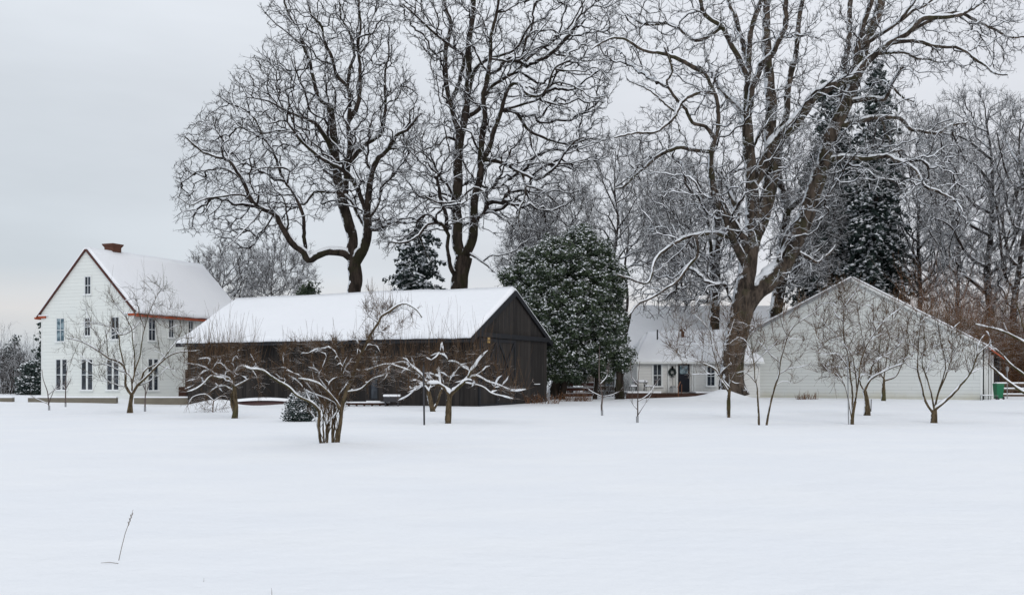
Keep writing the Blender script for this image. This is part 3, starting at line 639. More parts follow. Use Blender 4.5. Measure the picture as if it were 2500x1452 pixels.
# ------------------------------------------------------------------ cottage
croot = empty('cottage', v2(12.5, 74, .1), 'small white clapboard cottage with a dark door behind the great oak', 'cottage')
x0c, x1c, yc = 8.74, 17.3, 70.0; zec = 2.62
m = MB(); m.box(v2(x0c, yc, -.2), v2(x1c - x0c, 0), v2(0, 8.5), ZU * (zec + .2)); m.build('wall', M['cottage_wall'], croot)
hd = -v2(0, 1); co = v2(0, yc)
e = [v2(x0c - .2, yc - .35, zec), v2(x1c + .2, yc - .35, zec), v2(x1c + .2, yc + 8.8, zec), v2(x0c - .2, yc + 8.8, zec)]; r = [v2(10.25, yc + 5.6, 4.9), v2(16.4, yc + 5.6, 4.9)]
m = MB(); m.add(e + r, [(0, 1, 5, 4), (1, 2, 5), (2, 3, 4, 5), (3, 0, 4), (3, 2, 1, 0)]); m.build('roof', M['barn_trim'], croot)
snow_roof(croot, 'roof_snow', e[0], e[1], r[1], r[0], .26, .01, 21, .12); snow_roof(croot, 'roof_snow', e[3], e[0], r[0], r[0] + v2(.01, -.01, 0), .26, .012, 22, .1); snow_roof(croot, 'roof_snow', e[2], e[3], r[0], r[1], .2, .01, 24)
m = MB(); m.box(v2(x0c - .22, yc - .42, zec - .10), v2(x1c - x0c + .44, 0), v2(0, .07), ZU * .13); m.build('gutter', M['trim'], croot)
for px_ in (1557, 1632, 1652, 1690, 1696): p = hit(px_, 920, co, hd); m = MB(); m.box(v2(p[0] - .06, yc - .09, .5), v2(.12, 0), v2(0, .088), ZU * 2.02); m.build('post', M['trim'], croot)
window(croot, (1594.5, 889, 1615, 943), co, hd, casing='trim', fr=.1); window(croot, (1726, 894, 1745, 942), co, hd, fr=.1)
dp0, dp1 = hit(1655.5, 957, co, hd), hit(1683.5, 887, co, hd); m = MB(); m.box(v2(dp0[0], yc - .03, dp0[2]), v2(dp1[0] - dp0[0], 0), v2(0, .028), ZU * (dp1[2] - dp0[2])); dr = m.build('door', M['navy'], croot)
W = dp1[0] - dp0[0]; m = MB(); m.box(v2(dp0[0] + .12, yc - .042, dp0[2] + 1.28), v2(W - .24, 0), v2(0, .01), ZU * .6); q = m.build('pane', M['glass_blue'], None); q.parent = dr; q.location = np.array(q.location) - np.array(parent_world(croot))
m = MB(); m.tube([v2(dp0[0] + W - .1, yc - .08, dp0[2] + .95), v2(dp0[0] + W - .1, yc - .08, dp0[2] + 1.1)], .02, 8); q = m.build('handle', M['steel'], None); q.parent = dr; q.location = np.array(q.location) - np.array(parent_world(croot))
m = MB(); a = P(1605, 822, 73.3); m.tube([a - ZU * .2, a + ZU * .52], .055, 10); m.build('vent_pipe', M['iron'], croot)
m = MB(); a = P(1667, 824, 74); m.lathe(a - ZU * .3, [(.12, 0), (.12, .75), (.2, .78), (.2, .9), (.12, .95)], 12); m.build('flue', M['rusty'], croot)
# deck, steps
dk = empty('deck', v2(11.5, 68.2, .1), 'dark low wooden deck with steps in front of the cottage', 'deck'); m = MB()
for i in range(14): m.box(v2(7.6, 67.0 + i * .205, .46), v2(7.2, 0), v2(0, .195), ZU * .04)
m.build('deck_board', M['deck'], dk); m = MB(); m.box(v2(7.62, 67.02, .05), v2(7.16, 0), v2(0, .05), ZU * .405); m.build('fascia', M['deck'], dk)
for k, z in ((0, .32), (1, .17)): m = MB(); m.box(v2(9.6, 66.66 - k * .33, z - .15), v2(1.5, 0), v2(0, .32), ZU * .16); s_ = m.build('step', M['deck'], dk)
for o_, wx_, wy_, hz_ in (((7.7, 67.15, .505), 2.3, 2.7, .13), ((12.3, 67.2, .505), 2.3, 2.6, .11)): sm = MB(); sm.box(v2(*o_), v2(wx_, 0), v2(0, wy_), ZU * hz_); sm.build('deck_snow', M['snow'], dk, bevel=.05)
hr = empty('handrail', v2(11.6, 66.6, .2), 'short reddish wooden handrail beside the cottage steps', 'handrail'); m = MB()
pA, pB = P(1656, 946, 66.6), P(1664, 937, 67.4)
for p in (pA, pB): m = MB(); m.box(v2(p[0] - .02, p[1] - .02, .12), v2(.05, 0), v2(0, .05), ZU * (p[2] - .14)); m.build('post', M['handrail'], hr)
m = MB(); m.box(pA + [-.08, -.15, 0], pB - pA + [.0, .3, .12], v2(.06, 0), ZU * .05); m.build('rail', M['handrail'], hr)
# wreath
wr = empty('wreath', P(1641, 908, 69.9), 'round dark evergreen wreath hanging beside the cottage door', 'wreath'); R = np.random.RandomState(5); n = 1400; a = R.rand(n) * 6.283; rr = .20 + .035 * R.randn(n); c = parent_world(wr) + np.c_[np.cos(a) * rr, -.05 - .05 * R.rand(n), np.sin(a) * rr * 1.05]
leaf_crown(wr, c, R, .04, 'fir', .06, .03); m = MB(); cw = np.array(parent_world(wr)); m.tube([cw + [0.22 * math.cos(t), .0, .23 * math.sin(t)] for t in np.linspace(0, 6.283, 25)], .03, 6, False); m.build('ring', M['deck'], wr)
m = MB(); m.add([cw + v for v in ([-.09, -.12, .22], [.09, -.12, .22], [.06, -.12, .42], [-.06, -.12, .42])], [(0, 1, 2, 3), (3, 2, 1, 0)]); m.build('bow', M['deck'], wr)
# snow shovel
sh = empty('snow_shovel', P(1643, 957, 69.2), 'metal snow shovel leaning upright against the cottage wall', 'shovel'); m = MB(); b = P(1643, 957, 69.2)
m.tube([b + [0, 0, .35], b + [.06, .5, 1.02]], .017, 6); m.tube([b + [-.07, .52, 1.04], b + [.19, .52, 1.04]], .018, 6); m.tube([b + [-.03, .46, .93], b + [-.05, .52, 1.04]], .012, 6); m.tube([b + [.13, .46, .93], b + [.17, .52, 1.04]], .012, 6); m.build('handle', M['iron'], sh); m = MB()
m.add([b + v for v in ([-.25, -.05, .0], [0, -.1, -.02], [.25, -.05, .0], [.25, .03, .3], [.14, .0, .44], [-.14, .0, .44], [-.25, .03, .3], [0, -.02, .3])], [(0, 1, 7, 6), (1, 2, 3, 7), (7, 3, 4, 5), (7, 5, 6), (6, 7, 1, 0), (7, 3, 2, 1), (5, 4, 3, 7), (6, 5, 7)]); m.build('blade', M['steel'], sh)
# garden table and chairs under snow
tb = empty('garden_table', P(1563, 957, 69), 'dark garden table carrying a thick pad of snow on the deck', 'table'); c = P(1563, 957, 69); c[2] = .5; m = MB()
m.lathe(c + ZU * .70, [(.55, 0), (.57, .02), (.55, .04)], 20); m.build('tabletop', M['iron'], tb)
for k in range(4): t = k * 1.571 + .5; m = MB(); m.tube([c + [.42 * math.cos(t), .42 * math.sin(t), .7], c + [.36 * math.cos(t + .4), .36 * math.sin(t + .4), 0]], .022, 6); m.build('leg', M['iron'], tb)
m = MB(); m.lathe(c + ZU * .742, [(.53, 0), (.54, .06), (.44, .14), (.2, .17)], 20); m.build('snow_pad', M['snow'], tb, True)
def chair(px, d, rz, lab):
    c = P(px, 957, d); c[2] = .5; t = empty('garden_chair', c, lab, 'chair', 'chairs on the cottage deck', rz); 
    def bb(nm, boxes, mt):
        m = MB(); 
        for o, s in boxes: m.box(v2(*o) , v2(s[0], 0), v2(0, s[1]), ZU * s[2])
        me = m.build(nm, M[mt], None); me.parent = t
    bb('seat', [((-.23, -.22, .42), (.46, .44, .03))], 'iron'); bb('backrest', [((-.23, .2, .45), (.03, .03, .45)), ((.2, .2, .45), (.03, .03, .45))] + [((-.2, .205, z), (.4, .02, .05)) for z in (.55, .67, .8)], 'iron')
    for x in (-.22, .19):
        for y in (-.21, .18): bb('leg', [((x, y, 0), (.03, .03, .42))], 'iron')
    bb('seat_snow', [((-.22, -.21, .455), (.44, .4, .10))], 'snow')
chair(1584, 68.6, 1.2, 'dark slatted garden chair right of the snowy table'); chair(1546, 68.4, -1.4, 'dark slatted garden chair left of the snowy table, nearly hidden')
# building behind the cottage
rb = empty('outbuilding', v2(14, 88, .2), 'low brown outbuilding with a huge snowy roof behind the cottage', 'building')
a0 = P(1512, 915, 84); a1 = P(1870, 915, 84); b0 = P(1545, 757, 93); b1 = P(1880, 757, 93); c0 = a0 + v2(0, 18); c1 = a1 + v2(0, 18)
m = MB(); m.box(v2(a0[0] - 1.8, 84.5, -.2), v2(a1[0] - a0[0] + 1.6, 0), v2(0, 17), ZU * 1.95); m.build('wall', M['brown'], rb)
slab('roof', [a0, a1, b1, b0], .1, 'brown', rb); slab('roof', [c0, c1, b1, b0], .1, 'brown', rb)
snow_roof(rb, 'roof_snow', a0, a1, b1, b0, .3, .11, 31, .2); snow_roof(rb, 'roof_snow', c1, c0, b0, b1, .3, .11, 32, .2)
m = MB(); 
for px_ in (1480, 1500, 1521): p = P(px_, 930, 84.42); m.box(p - v2(.1, 0) - ZU * .4, v2(.45, 0), v2(0, .07), ZU * .7)
m.build('window', M['glass_blue'], rb)
# ------------------------------------------------------------------ white gable shed on the right
G = v2(30.93, 66); cv = nrm(v2(-.888, .460)); ev = nrm(v2(.460, .888)); fs = -ev; tp = 8.21; tl = 16.4
sroot = empty('gabled_shed', G + cv * tp + ZU * .1, 'broad white clapboard building with a low gable behind the bare orchard trees', 'outbuilding')
z_r, z_p, z_l = 3.72, 8.42, 4.3
m = MB(); poly_wall(m, G, cv, [(0, -.3), (0, z_r), (tp, z_p), (tl, z_l), (tl, -.3)], ev * 13); m.build('wall', M['shed_wall'], sroot)
for (s0, z0, s1, z1, sd_) in ((-.35, z_r - .2, tp, z_p, 1), (tl + .35, z_l - .18, tp, z_p, 2)):
    e0 = G + cv * s0 + ZU * z0 - ev * .15; r0 = G + cv * s1 + ZU * z1 - ev * .15; e1 = e0 + ev * 13.3; r1 = r0 + ev * 13.3
    slab('roof', [e0, e1, r1, r0], .08, 'rusty', sroot); snow_roof(sroot, 'roof_snow', e0 + ev * .03, e1, r1, r0 + ev * .03, .10 if sd_ == 1 else .12, .083, 40 + sd_)
    nn = np.cross(e1 - e0, r0 - e0); nn /= np.linalg.norm(nn); nn = nn if nn[2] > 0 else -nn
    m = MB(); m.box(e0 - ev * .03 - nn * .12, r0 - e0, ev * .03, nn * .17); m.build('rake_board', M['steel' if sd_ == 2 else 'trim'], sroot)
m = MB(); m.box(G - ev * .02 - ZU * .3, cv * .12, ev * .019, ZU * 4.0); m.build('corner_board', M['trim'], sroot)
# side porch with a copper roof
lp = G - cv * .02; m = MB(); pr_ = -cv; qd = nrm(pr_ * .95 + ev * .3)
A0 = P(2397, 835, 66.4); A1 = P(2452, 874, 67.0); m = MB(); m.prism([A0, A1, A1 + ev * 5, A0 + ev * 5], -ZU * .09); m.build('porch_roof', M['copper'], sroot)
for px_, yt in ((2403, 845), (2411.5, 850), (2422, 858), (2432, 866)): p = P(px_, 977, 67.2); q = P(px_ + 5.5, yt, 67.2); m = MB(); m.box(v2(p[0], 67.2 + (px_ - 2400) * .02, -.2), v2(.135, 0), v2(0, .06), ZU * (q[2] + .2)); m.build('porch_panel', M['trim'], sroot)
m = MB(); p = P(2399, 977, 68.6); m.box(v2(p[0], 68.6, -.2), v2(1.0, 0), v2(0, .1), ZU * 3.1); m.build('porch_wall', M['barn'], sroot)
for px_ in (2399.5, 2437): p = P(px_, 977, 66.9); q = P(px_, 842 if px_ < 2410 else 868, 66.9); m = MB(); m.box(v2(p[0], 66.9, -.2), v2(.09, 0), v2(0, .09), ZU * (q[2] + .2)); m.build('porch_post', M['barn_trim'], sroot)
# bin
gb_ = P(2437.5, 975, 66.0); bn = empty('wheelie_bin', [gb_[0], gb_[1], .12], 'green plastic wheeled bin at the right end of the white shed', 'bin'); m = MB(); o = np.array(parent_world(bn))
def taper(m, c, w0, d0, w1, d1, z0, z1):
    a = [c + [s * w0 / 2, t * d0 / 2, z0] for s, t in ((-1, -1), (1, -1), (1, 1), (-1, 1))]; b = [c + [s * w1 / 2, t * d1 / 2, z1] for s, t in ((-1, -1), (1, -1), (1, 1), (-1, 1))]
    m.add(a + b, [(3, 2, 1, 0), (4, 5, 6, 7)] + [(j, (j + 1) % 4, (j + 1) % 4 + 4, j + 4) for j in range(4)])
taper(m, o, .40, .45, .52, .58, .08, .98); m.build('body', M['green'], bn, bevel=.03); m = MB(); taper(m, o, .56, .62, .5, .56, .985, 1.06); m.build('lid', M['green'], bn, bevel=.02)
m = MB(); taper(m, o, .5, .55, .3, .35, 1.065, 1.14); m.build('snow_cap', M['snow'], bn, bevel=.03)
for s in (-1, 1): m = MB(); m.tube([o + [s * .2, -.22, .1], o + [s * .26, -.22, .1]], .1, 14); m.build('wheel', M['iron'], bn)
rk = empty('metal_rack', P(2415, 977, 65.4) * [1, 1, 0] + [0, 0, .05], 'low metal rack standing in front of the porch beside the bin', 'rack'); o = np.array(parent_world(rk)); m = MB()
for x in (-.5, 0, .5):
    for y in (-.15, .15): m.tube([o + [x, y, 0], o + [x, y, .33]], .015, 6)
m.build('frame', M['iron'], rk); m = MB(); m.box(o + [-.52, -.17, .33], v2(1.04, 0), v2(0, .34), ZU * .02); m.build('shelf', M['steel'], rk); m = MB(); m.box(o + [-.5, -.15, .352], v2(.7, 0), v2(0, .3), ZU * .05); m.build('snow_cap', M['snow'], rk)
# fences
def fence(name, pts, rails, rail_h, mat_, label, post_gap=2.6, snow=.05, ph=None, dep=.07):
    b0 = np.array(pts[0]); b1 = np.array(pts[1]); root = empty(name, [*((b0 + b1) / 2)[:2], 0.1], label, 'fence'); d = nrm((b1 - b0) * [1, 1, 0]); L = np.linalg.norm((b1 - b0)[:2]); nn = nrm(np.cross(d, ZU)); n = max(2, int(L / post_gap) + 1)
    for k in range(n): p = b0 + d * (L * k / (n - 1)); m = MB(); m.box(v2(p[0], p[1], -.2) - d * .07, d * .14, -nn * .12, ZU * ((ph or max(rails) + .15) + .2)); m.build('post', M[mat_], root)
    for z in rails:
        m = MB(); m.box(v2(b0[0], b0[1], z - rail_h) + nn * .002, d * L, nn * dep, ZU * rail_h); rr_ = m.build('rail', M[mat_], root)
        if snow: m = MB(); m.box(v2(b0[0], b0[1], z + .001) + nn * .002, d * L, nn * dep, ZU * snow); q = m.build('rail_snow', M['snow'], None); q.parent = rr_; q.location = np.array(q.location) - np.array(parent_world(root))
fence('rail_fence', [P(2446, 975, 75), P(2760, 975, 73)], [.30, .72, 1.12], .17, 'brown', 'dark three-rail fence with snowy rails at the right edge', snow=.1)
fence('rail_fence', [P(1368, 960, 69), P(1452, 960, 70)], [.45, .85, 1.2], .2, 'red_wood', 'short red-brown rail fence beyond the evergreen tree', 2.2, .06)
fence('board_fence', [P(1456, 960, 79), P(1530, 960, 79)], [.5, .9, 1.35], .3, 'brown', 'brown board fence left of the cottage deck', 2.0, .04)
# lamp post by the right fence
lpn = empty('post_lantern', P(2459, 975, 69) * [1, 1, 0] + [0, 0, .1], 'thin grey post with a small lantern head by the right fence', 'lamp post'); o = np.array(parent_world(lpn)); m = MB(); m.tube([o - ZU * .1, o + ZU * 1.85], .03, 8); m.build('post', M['steel'], lpn); m = MB(); m.lathe(o + ZU * 1.85, [(.05, 0), (.09, .08), (.1, .25), (.13, .28), (.02, .38)], 10); m.build('lantern', M['steel'], lpn)
# ------------------------------------------------------------------ low retaining walls by the house
def low_wall(pxa, pxb, d, ya, yb, label):
    a = P(pxa, ya, d); b = P(pxb, ya, d); zb_ = P(0, yb, d)[2] - .25; r = empty('low_wall', [(a[0] + b[0]) / 2, d, zb_], label, 'wall'); m = MB(); m.box(v2(a[0], d, zb_), v2(b[0] - a[0], 0), v2(0, .35), ZU * (a[2] - zb_)); m.build('wall', M['curb'], r)
    m = MB(); m.box(v2(a[0] - .02, d - .03, a[2] + .002), v2(b[0] - a[0] + .04, 0), v2(0, .42), ZU * .09); m.build('snow_cap', M['snow'], r, bevel=.04)
low_wall(68, 283, 63, 971, 983, 'long low grey retaining wall capped with snow before the house'); low_wall(327, 470, 63, 971, 982, 'low grey retaining wall between the apple trunk and the barn'); low_wall(-80, 29, 63, 971, 981, 'low grey retaining wall cut off by the left photo edge')
bx = P(444, 968, 66); cb = empty('firewood_cabinet', [bx[0], 66, .1], 'narrow brown wooden cabinet between the house and the barn', 'cabinet'); m = MB(); m.box(v2(bx[0] - .22, 66, .1), v2(.5, 0), v2(0, .5), ZU * .85); m.build('body', M['deck'], cb); m = MB(); m.box(v2(bx[0] + .02, 66.6, .1), v2(.18, 0), v2(0, .18), ZU * 2.0); m.build('post', M['brown'], cb)
# ------------------------------------------------------------------ things against the barn
a, b = P(578, 985, 56), P(712, 985, 56.4); hl = empty('overturned_boat', [(a[0] + b[0]) / 2, 56.2, -.1], 'long low dark red hull under thick snow beside the barn', 'boat'); n = 22; prof = []; V = []; Fq = []
for i in range(n):
    t = i / (n - 1); c = a + (b - a) * t; w2 = .42 * (math.sin(math.pi * (t * .92 + .04)) ** .5); hgt = .44 - .10 * (2 * t - 1) ** 2
    for k in range(9): an = math.pi * k / 8; V.append([c[0], c[1] - w2 * math.cos(an), -.12 + hgt * math.sin(an) ** .7])
Fq = [(i * 9 + k, i * 9 + k + 1, (i + 1) * 9 + k + 1, (i + 1) * 9 + k) for i in range(n - 1) for k in range(8)]; m = MB(); m.add(V, [f[::-1] for f in Fq]); m.build('hull', M['hull'], hl, True)
V2 = [[v[0], v[1] * 1 + (v[1] - 56.2) * .12, (v[2] + .14 if j % 9 in (3, 4, 5) else v[2] + .07)] for j, v in enumerate(V) if 2 <= j % 9 <= 6]; m = MB(); m.add(V2, [(i * 5 + k, (i + 1) * 5 + k, (i + 1) * 5 + k + 1, i * 5 + k + 1) for i in range(n - 1) for k in range(4)]); m.build('snow_cap', M['snow'], hl, True)
def bench(name, px0, px1, d, ytop, thick, lab, cat, nl=4, h=None, snow=.07, mt='deck', w=.4):
    a = P(px0, ytop, d); b = P(px1, ytop, d); zg = float(gz((a[0] + b[0]) / 2, d)); r = empty(name, [(a[0] + b[0]) / 2, d, zg], lab, cat); m = MB(); m.box(v2(a[0], d, a[2] - thick), v2(b[0] - a[0], 0), v2(0, w), ZU * thick); m.build('seat' if cat == 'bench' else 'tank', M[mt], r)
    for k in range(nl): x = a[0] + .06 + (b[0] - a[0] - .2) * k / (nl - 1); m = MB(); m.box(v2(x, d + .04, zg - .3), v2(.07, 0), v2(0, w - .08), ZU * (a[2] - thick - zg + .3)); m.build('leg', M[mt], r)
    m = MB(); m.box(v2(a[0] - .02, d - .02, a[2] + .002), v2(b[0] - a[0] + .04, 0), v2(0, w + .04), ZU * snow); m.build('snow_cap', M['snow'], r, bevel=.03)
bench('plank_bench', 846, 950, 55.3, 983.5, .07, 'long low plank bench with a strip of snow against the barn', 'bench', 6); bench('water_trough', 936, 976, 54.9, 968, .28, 'small grey trough heaped with snow beside the barn door', 'trough', 2, snow=.12, mt='iron', w=.45)
def stake(px, py, ytop, lean=0, r=.02, lab='', name='steel_stake', mt='iron'):
    b = gpt(px, py); t = P(px + lean, ytop, b[1]); m = MB(); m.tube([b - ZU * .15, t], r, 7); o = m.build(name, M[mt]); tag(o, lab, 'stake'); return o
stake(1036, 1037, 893, -2, .032, 'thin dark stake standing alone before the gnarled barn tree')
stake(2072, 1034, 868, -3, .02, 'pale grey support pole along the tall forked fruit tree', 'support_pole', 'steel')
stake(2126, 1004, 974, 1, .022, 'short dark stake beside the crooked apple trunk', 'wooden_stake')
# dry stalks in the field
def stalk(pts, r, lab):
    b = gpt(*pts[0]); w3 = [b - ZU * .02] + [P(x, y, b[1]) for x, y in pts[1:]]; m = MB(); m.tube(w3, [r] * (len(w3) - 1) + [r * .4], 5); o = m.build('dry_stalk', M['stalk']); return tag(o, lab, 'stalk')
b = gpt(288, 1367); st_ = empty('dry_stalk', b, 'tall leaning dry weed stalk in the foreground snow', 'stalk'); m = MB(); m.tube([b - ZU * .03, P(297, 1335, b[1]), P(306, 1300, b[1]), P(317, 1270, b[1]), P(325, 1243, b[1])], [.0032, .003, .0028, .0024, .0012], 6); m.build('stem', M['stalk'], st_); m = MB()
for k in range(7): c = P(313 + k * 1.5, 1283 - k * 4.2, b[1]); m.tube([c, c + [.006 * (-1) ** k, 0, .016], c + [.008 * (-1) ** k, .004, .026]], [.002, .0045, .001], 5)
m.build('seed_head', M['stalk'], st_)
a, c = gpt(246, 1374), gpt(289, 1375.5); m = MB(); m.tube([a + ZU * .004, (a + c) / 2 + ZU * .012, c + ZU * .004], [.0015, .0028, .0025], 5); tag(m.build('fallen_twig', M['stalk']), 'thin fallen twig lying flat at the weed stalk', 'twig')
stalk([(664, 1460), (663.5, 1445), (663, 1434)], .002, 'tiny dry sprig poking out at the bottom photo edge'); stalk([(497, 1419), (498, 1410)], .002, 'tiny dry sprig poking through snow right of the tall stalk')
# ------------------------------------------------------------------ the great oaks, traced limb by limb (pixel tracks at each tree's own distance)
T1 = (400, 0, .4958); T2 = (900, 0, .4958); T3 = (0, 0, 1.); PX = (0, 0, 1.)
def at_ground(px, d): x = (px - 1250) / F * d; return np.array([x, d, float(gz(x, d)) - .1])
LA = [(78, 68, 0, '930 1956 925 1700 935 1452 945 1380 935 1300'),
 (58, 40, 2, '935 1300 925 1240 930 1180 905 1090 880 1000 860 900 845 780 830 650 815 520'), (25, 8, 3, '815 520 770 490 740 400 715 300 680 190 640 110 600 30 580 -60'),
 (34, 8, -3, '900 1000 905 860 915 740 915 620 912 500 905 430 850 370 825 280 790 200 770 120 730 70 700 0'), (26, 10, -1, '915 600 950 520 962 420 965 320 960 220 970 130 965 40 960 -40'),
 (20, 8, 3, '912 430 918 330 935 270 915 180 880 100 862 30 850 -50'), (12, 6, 3, '960 280 1000 220 1010 120 1040 40 1060 -40'),
 (62, 9, -4, '945 1290 985 1220 1005 1130 1000 1050 1010 960 1025 850 1060 780 1100 740 1150 660 1200 640 1270 560'), (30, 7, -5, '1000 1050 970 960 930 900 880 850 830 810 760 770 700 720 640 640 590 600 510 600'),
 (22, 6, 4, '1000 1130 960 1060 920 1000 880 960 810 950 740 950 690 1000 660 960 580 960 520 930'), (28, 6, 3, '930 800 960 750 1010 700 1070 650 1090 560 1090 480 1095 350 1105 240 1110 140'),
 (22, 7, -5, '1015 1130 1070 1120 1140 1095 1210 1090 1290 1100'), (20, 7, 3, '1010 1080 1060 1010 1080 920 1120 870 1170 800 1190 720'), (16, 6, 3, '1005 1100 1050 1085 1080 1100 1060 1130'),
 (46, 7, -7, '925 1290 890 1245 830 1240 770 1250 710 1275 690 1240 640 1200 610 1150 570 1100 540 1060 480 1030 440 990 400 910 360 850 320 790 260 770 200 750 140 700 100 660'),
 (24, 6, 3, '702 1262 692 1190 690 1100 680 1040 640 950 600 890 560 820 530 740 490 670 450 600 400 550 330 510 260 470'),
 (14, 4, -3, '470 1025 400 970 330 960 240 970 170 990 120 1010 60 970'), (14, 4, 3, '380 880 300 830 230 840 150 850 80 900 60 900'), (12, 4, -3, '485 1035 440 1080 380 1140 330 1200 290 1230'), (10, 4, 3, '540 1060 510 1120 470 1170 440 1210'),
 (28, 5, -6, '845 780 780 640 720 590 640 560 590 540 520 500 460 480 400 470'), (14, 4, 6, '790 500 720 460 650 430 580 400 520 390 470 400'), (24, 8, 6, '860 880 800 850 760 780 700 700 640 660 560 640 480 650 400 600'),
 (10, 4, -3, '700 240 650 200 600 150 560 120 500 60'), (9, 3, 3, '720 340 640 350 560 330 480 300 430 290'), (12, 4, -2, '610 900 600 830 540 830 480 830 420 850 360 830'), (10, 4, 3, '320 790 310 710 270 650 220 620'),
 (12, 4, 5, '1095 480 1150 440 1200 430 1250 470'), (10, 4, -3, '1100 740 1120 650 1060 620')]
CA = '30 960 60 870 80 760 90 650 170 560 250 460 360 370 430 290 450 240 540 190 520 100 480 50 560 -60 1080 -60 1160 60 1150 250 1250 450 1300 620 1250 720 1200 900 1180 1060 1080 1200 1030 1150 960 1060 840 1000 780 1080 720 1050 640 1080 560 1170 520 1220 420 1230 300 1230 240 1180 80 1130 90 1060'
g = grow(101, at_ground(861, 75), LA, T1, CA, 3300, 8, stp=.42, wig=.13, jit=.13, twigs=12500, twl=.42, rtw=.014, rtip=.020, sub=1.5, curl=1.5)
make_tree('oak_tree', 'leftmost great bare oak with a long low limb, rising behind the barn roof', 'tree', at_ground(861, 75), g, group='great bare oaks')
LB = [(90, 82, 0, '440 1960 440 1700 445 1420 455 1330 470 1265'), (58, 45, 2, '460 1290 440 1200 435 1080 432 1000 440 880 438 800 445 700 462 620'), (42, 24, 1, '462 620 480 560 485 470 490 380 485 260 500 150 510 60 515 -40'),
 (30, 18, 3, '445 680 415 560 395 470 380 380 375 270 395 180 410 110 385 50 365 -40'), (24, 7, -5, '425 500 440 420 455 330 460 270 400 230 340 180 290 130 230 80 170 30'), (12, 5, 3, '378 245 310 270 280 240 250 170'),
 (52, 14, -3, '475 1265 510 1180 520 1080 520 980 545 880 550 780 558 700 570 590 560 490 580 400 600 290 600 180 625 80 650 -40'), (32, 8, -5, '556 800 600 720 625 620 650 540 690 430 750 420 780 460 840 470 890 400 920 340 1000 300'),
 (26, 10, 4, '520 590 545 530 600 430 660 390 720 350 790 280 850 230 900 190 960 150 1020 80 1060 0'), (22, 7, -4, '500 400 560 310 640 270 720 240 770 170 800 120 860 90'), (14, 5, -4, '655 540 740 520 830 480 900 420 980 420 1060 450 1100 480 1180 470'),
 (20, 5, 3, '645 550 720 560 780 630 850 670 920 700 1000 700 1080 680 1160 690'), (12, 4, -3, '790 640 800 720 840 790 880 840 960 880 1000 930'), (12, 4, 3, '850 230 930 270 1000 290 1080 300 1200 270'), (9, 4, -2, '920 340 1000 350 1060 360 1120 340 1180 390'),
 (24, 7, -5, '552 790 640 790 700 820 760 860 820 885 880 850 930 810 960 760 1010 700 1060 680'), (8, 4, 2, '960 760 1050 730 1130 700 1180 680'), (16, 5, -2, '760 860 770 940 765 1000 750 1020 745 1100 760 1170'), (10, 4, 2, '770 920 830 930 880 970 920 1010 960 1060'), (8, 4, 2, '930 805 990 800 1050 830'),
 (14, 7, 4, '540 920 600 930 660 910 720 870'), (18, 7, -5, '512 1100 560 1040 580 1000 560 950 520 930 460 980 440 1000 340 990 280 960'), (26, 8, -5, '435 1400 405 1310 385 1210 395 1160 350 1110 290 1110 240 1160 170 1190 110 1190'), (9, 4, 2, '240 1160 290 1240 320 1280'),
 (14, 6, -3, '525 1265 570 1290 610 1330 650 1370 680 1400'), (15, 5, -4, '440 690 380 670 340 710 280 740 220 770 200 830 170 790'), (10, 4, 3, '280 740 240 700 180 640'), (14, 5, 4, '432 985 350 950 260 970 200 900 160 850'), (12, 4, -3, '600 290 680 300 760 280 840 160 900 60'), (14, 5, 4, '640 60 720 30 800 -30'), (12, 5, 3, '515 150 560 110 600 30 610 -40')]
CB = '-60 -60 1260 -60 1240 250 1230 420 1170 560 1210 700 1100 900 1000 1080 900 1150 700 1200 630 1180 640 1000 560 1130 350 1120 120 1230 40 1260 20 1100 160 900 100 700 240 600 330 480 290 330 170 150'
g = grow(102, at_ground(1121, 72), LB, T2, CB, 2800, 7, stp=.42, wig=.13, jit=.13, twigs=11500, twl=.42, rtw=.014, rtip=.021, sub=1.5, curl=1.5)
make_tree('oak_tree', 'tall double-stemmed bare oak behind the middle of the barn roof', 'tree', at_ground(1121, 72), g, group='great bare oaks')
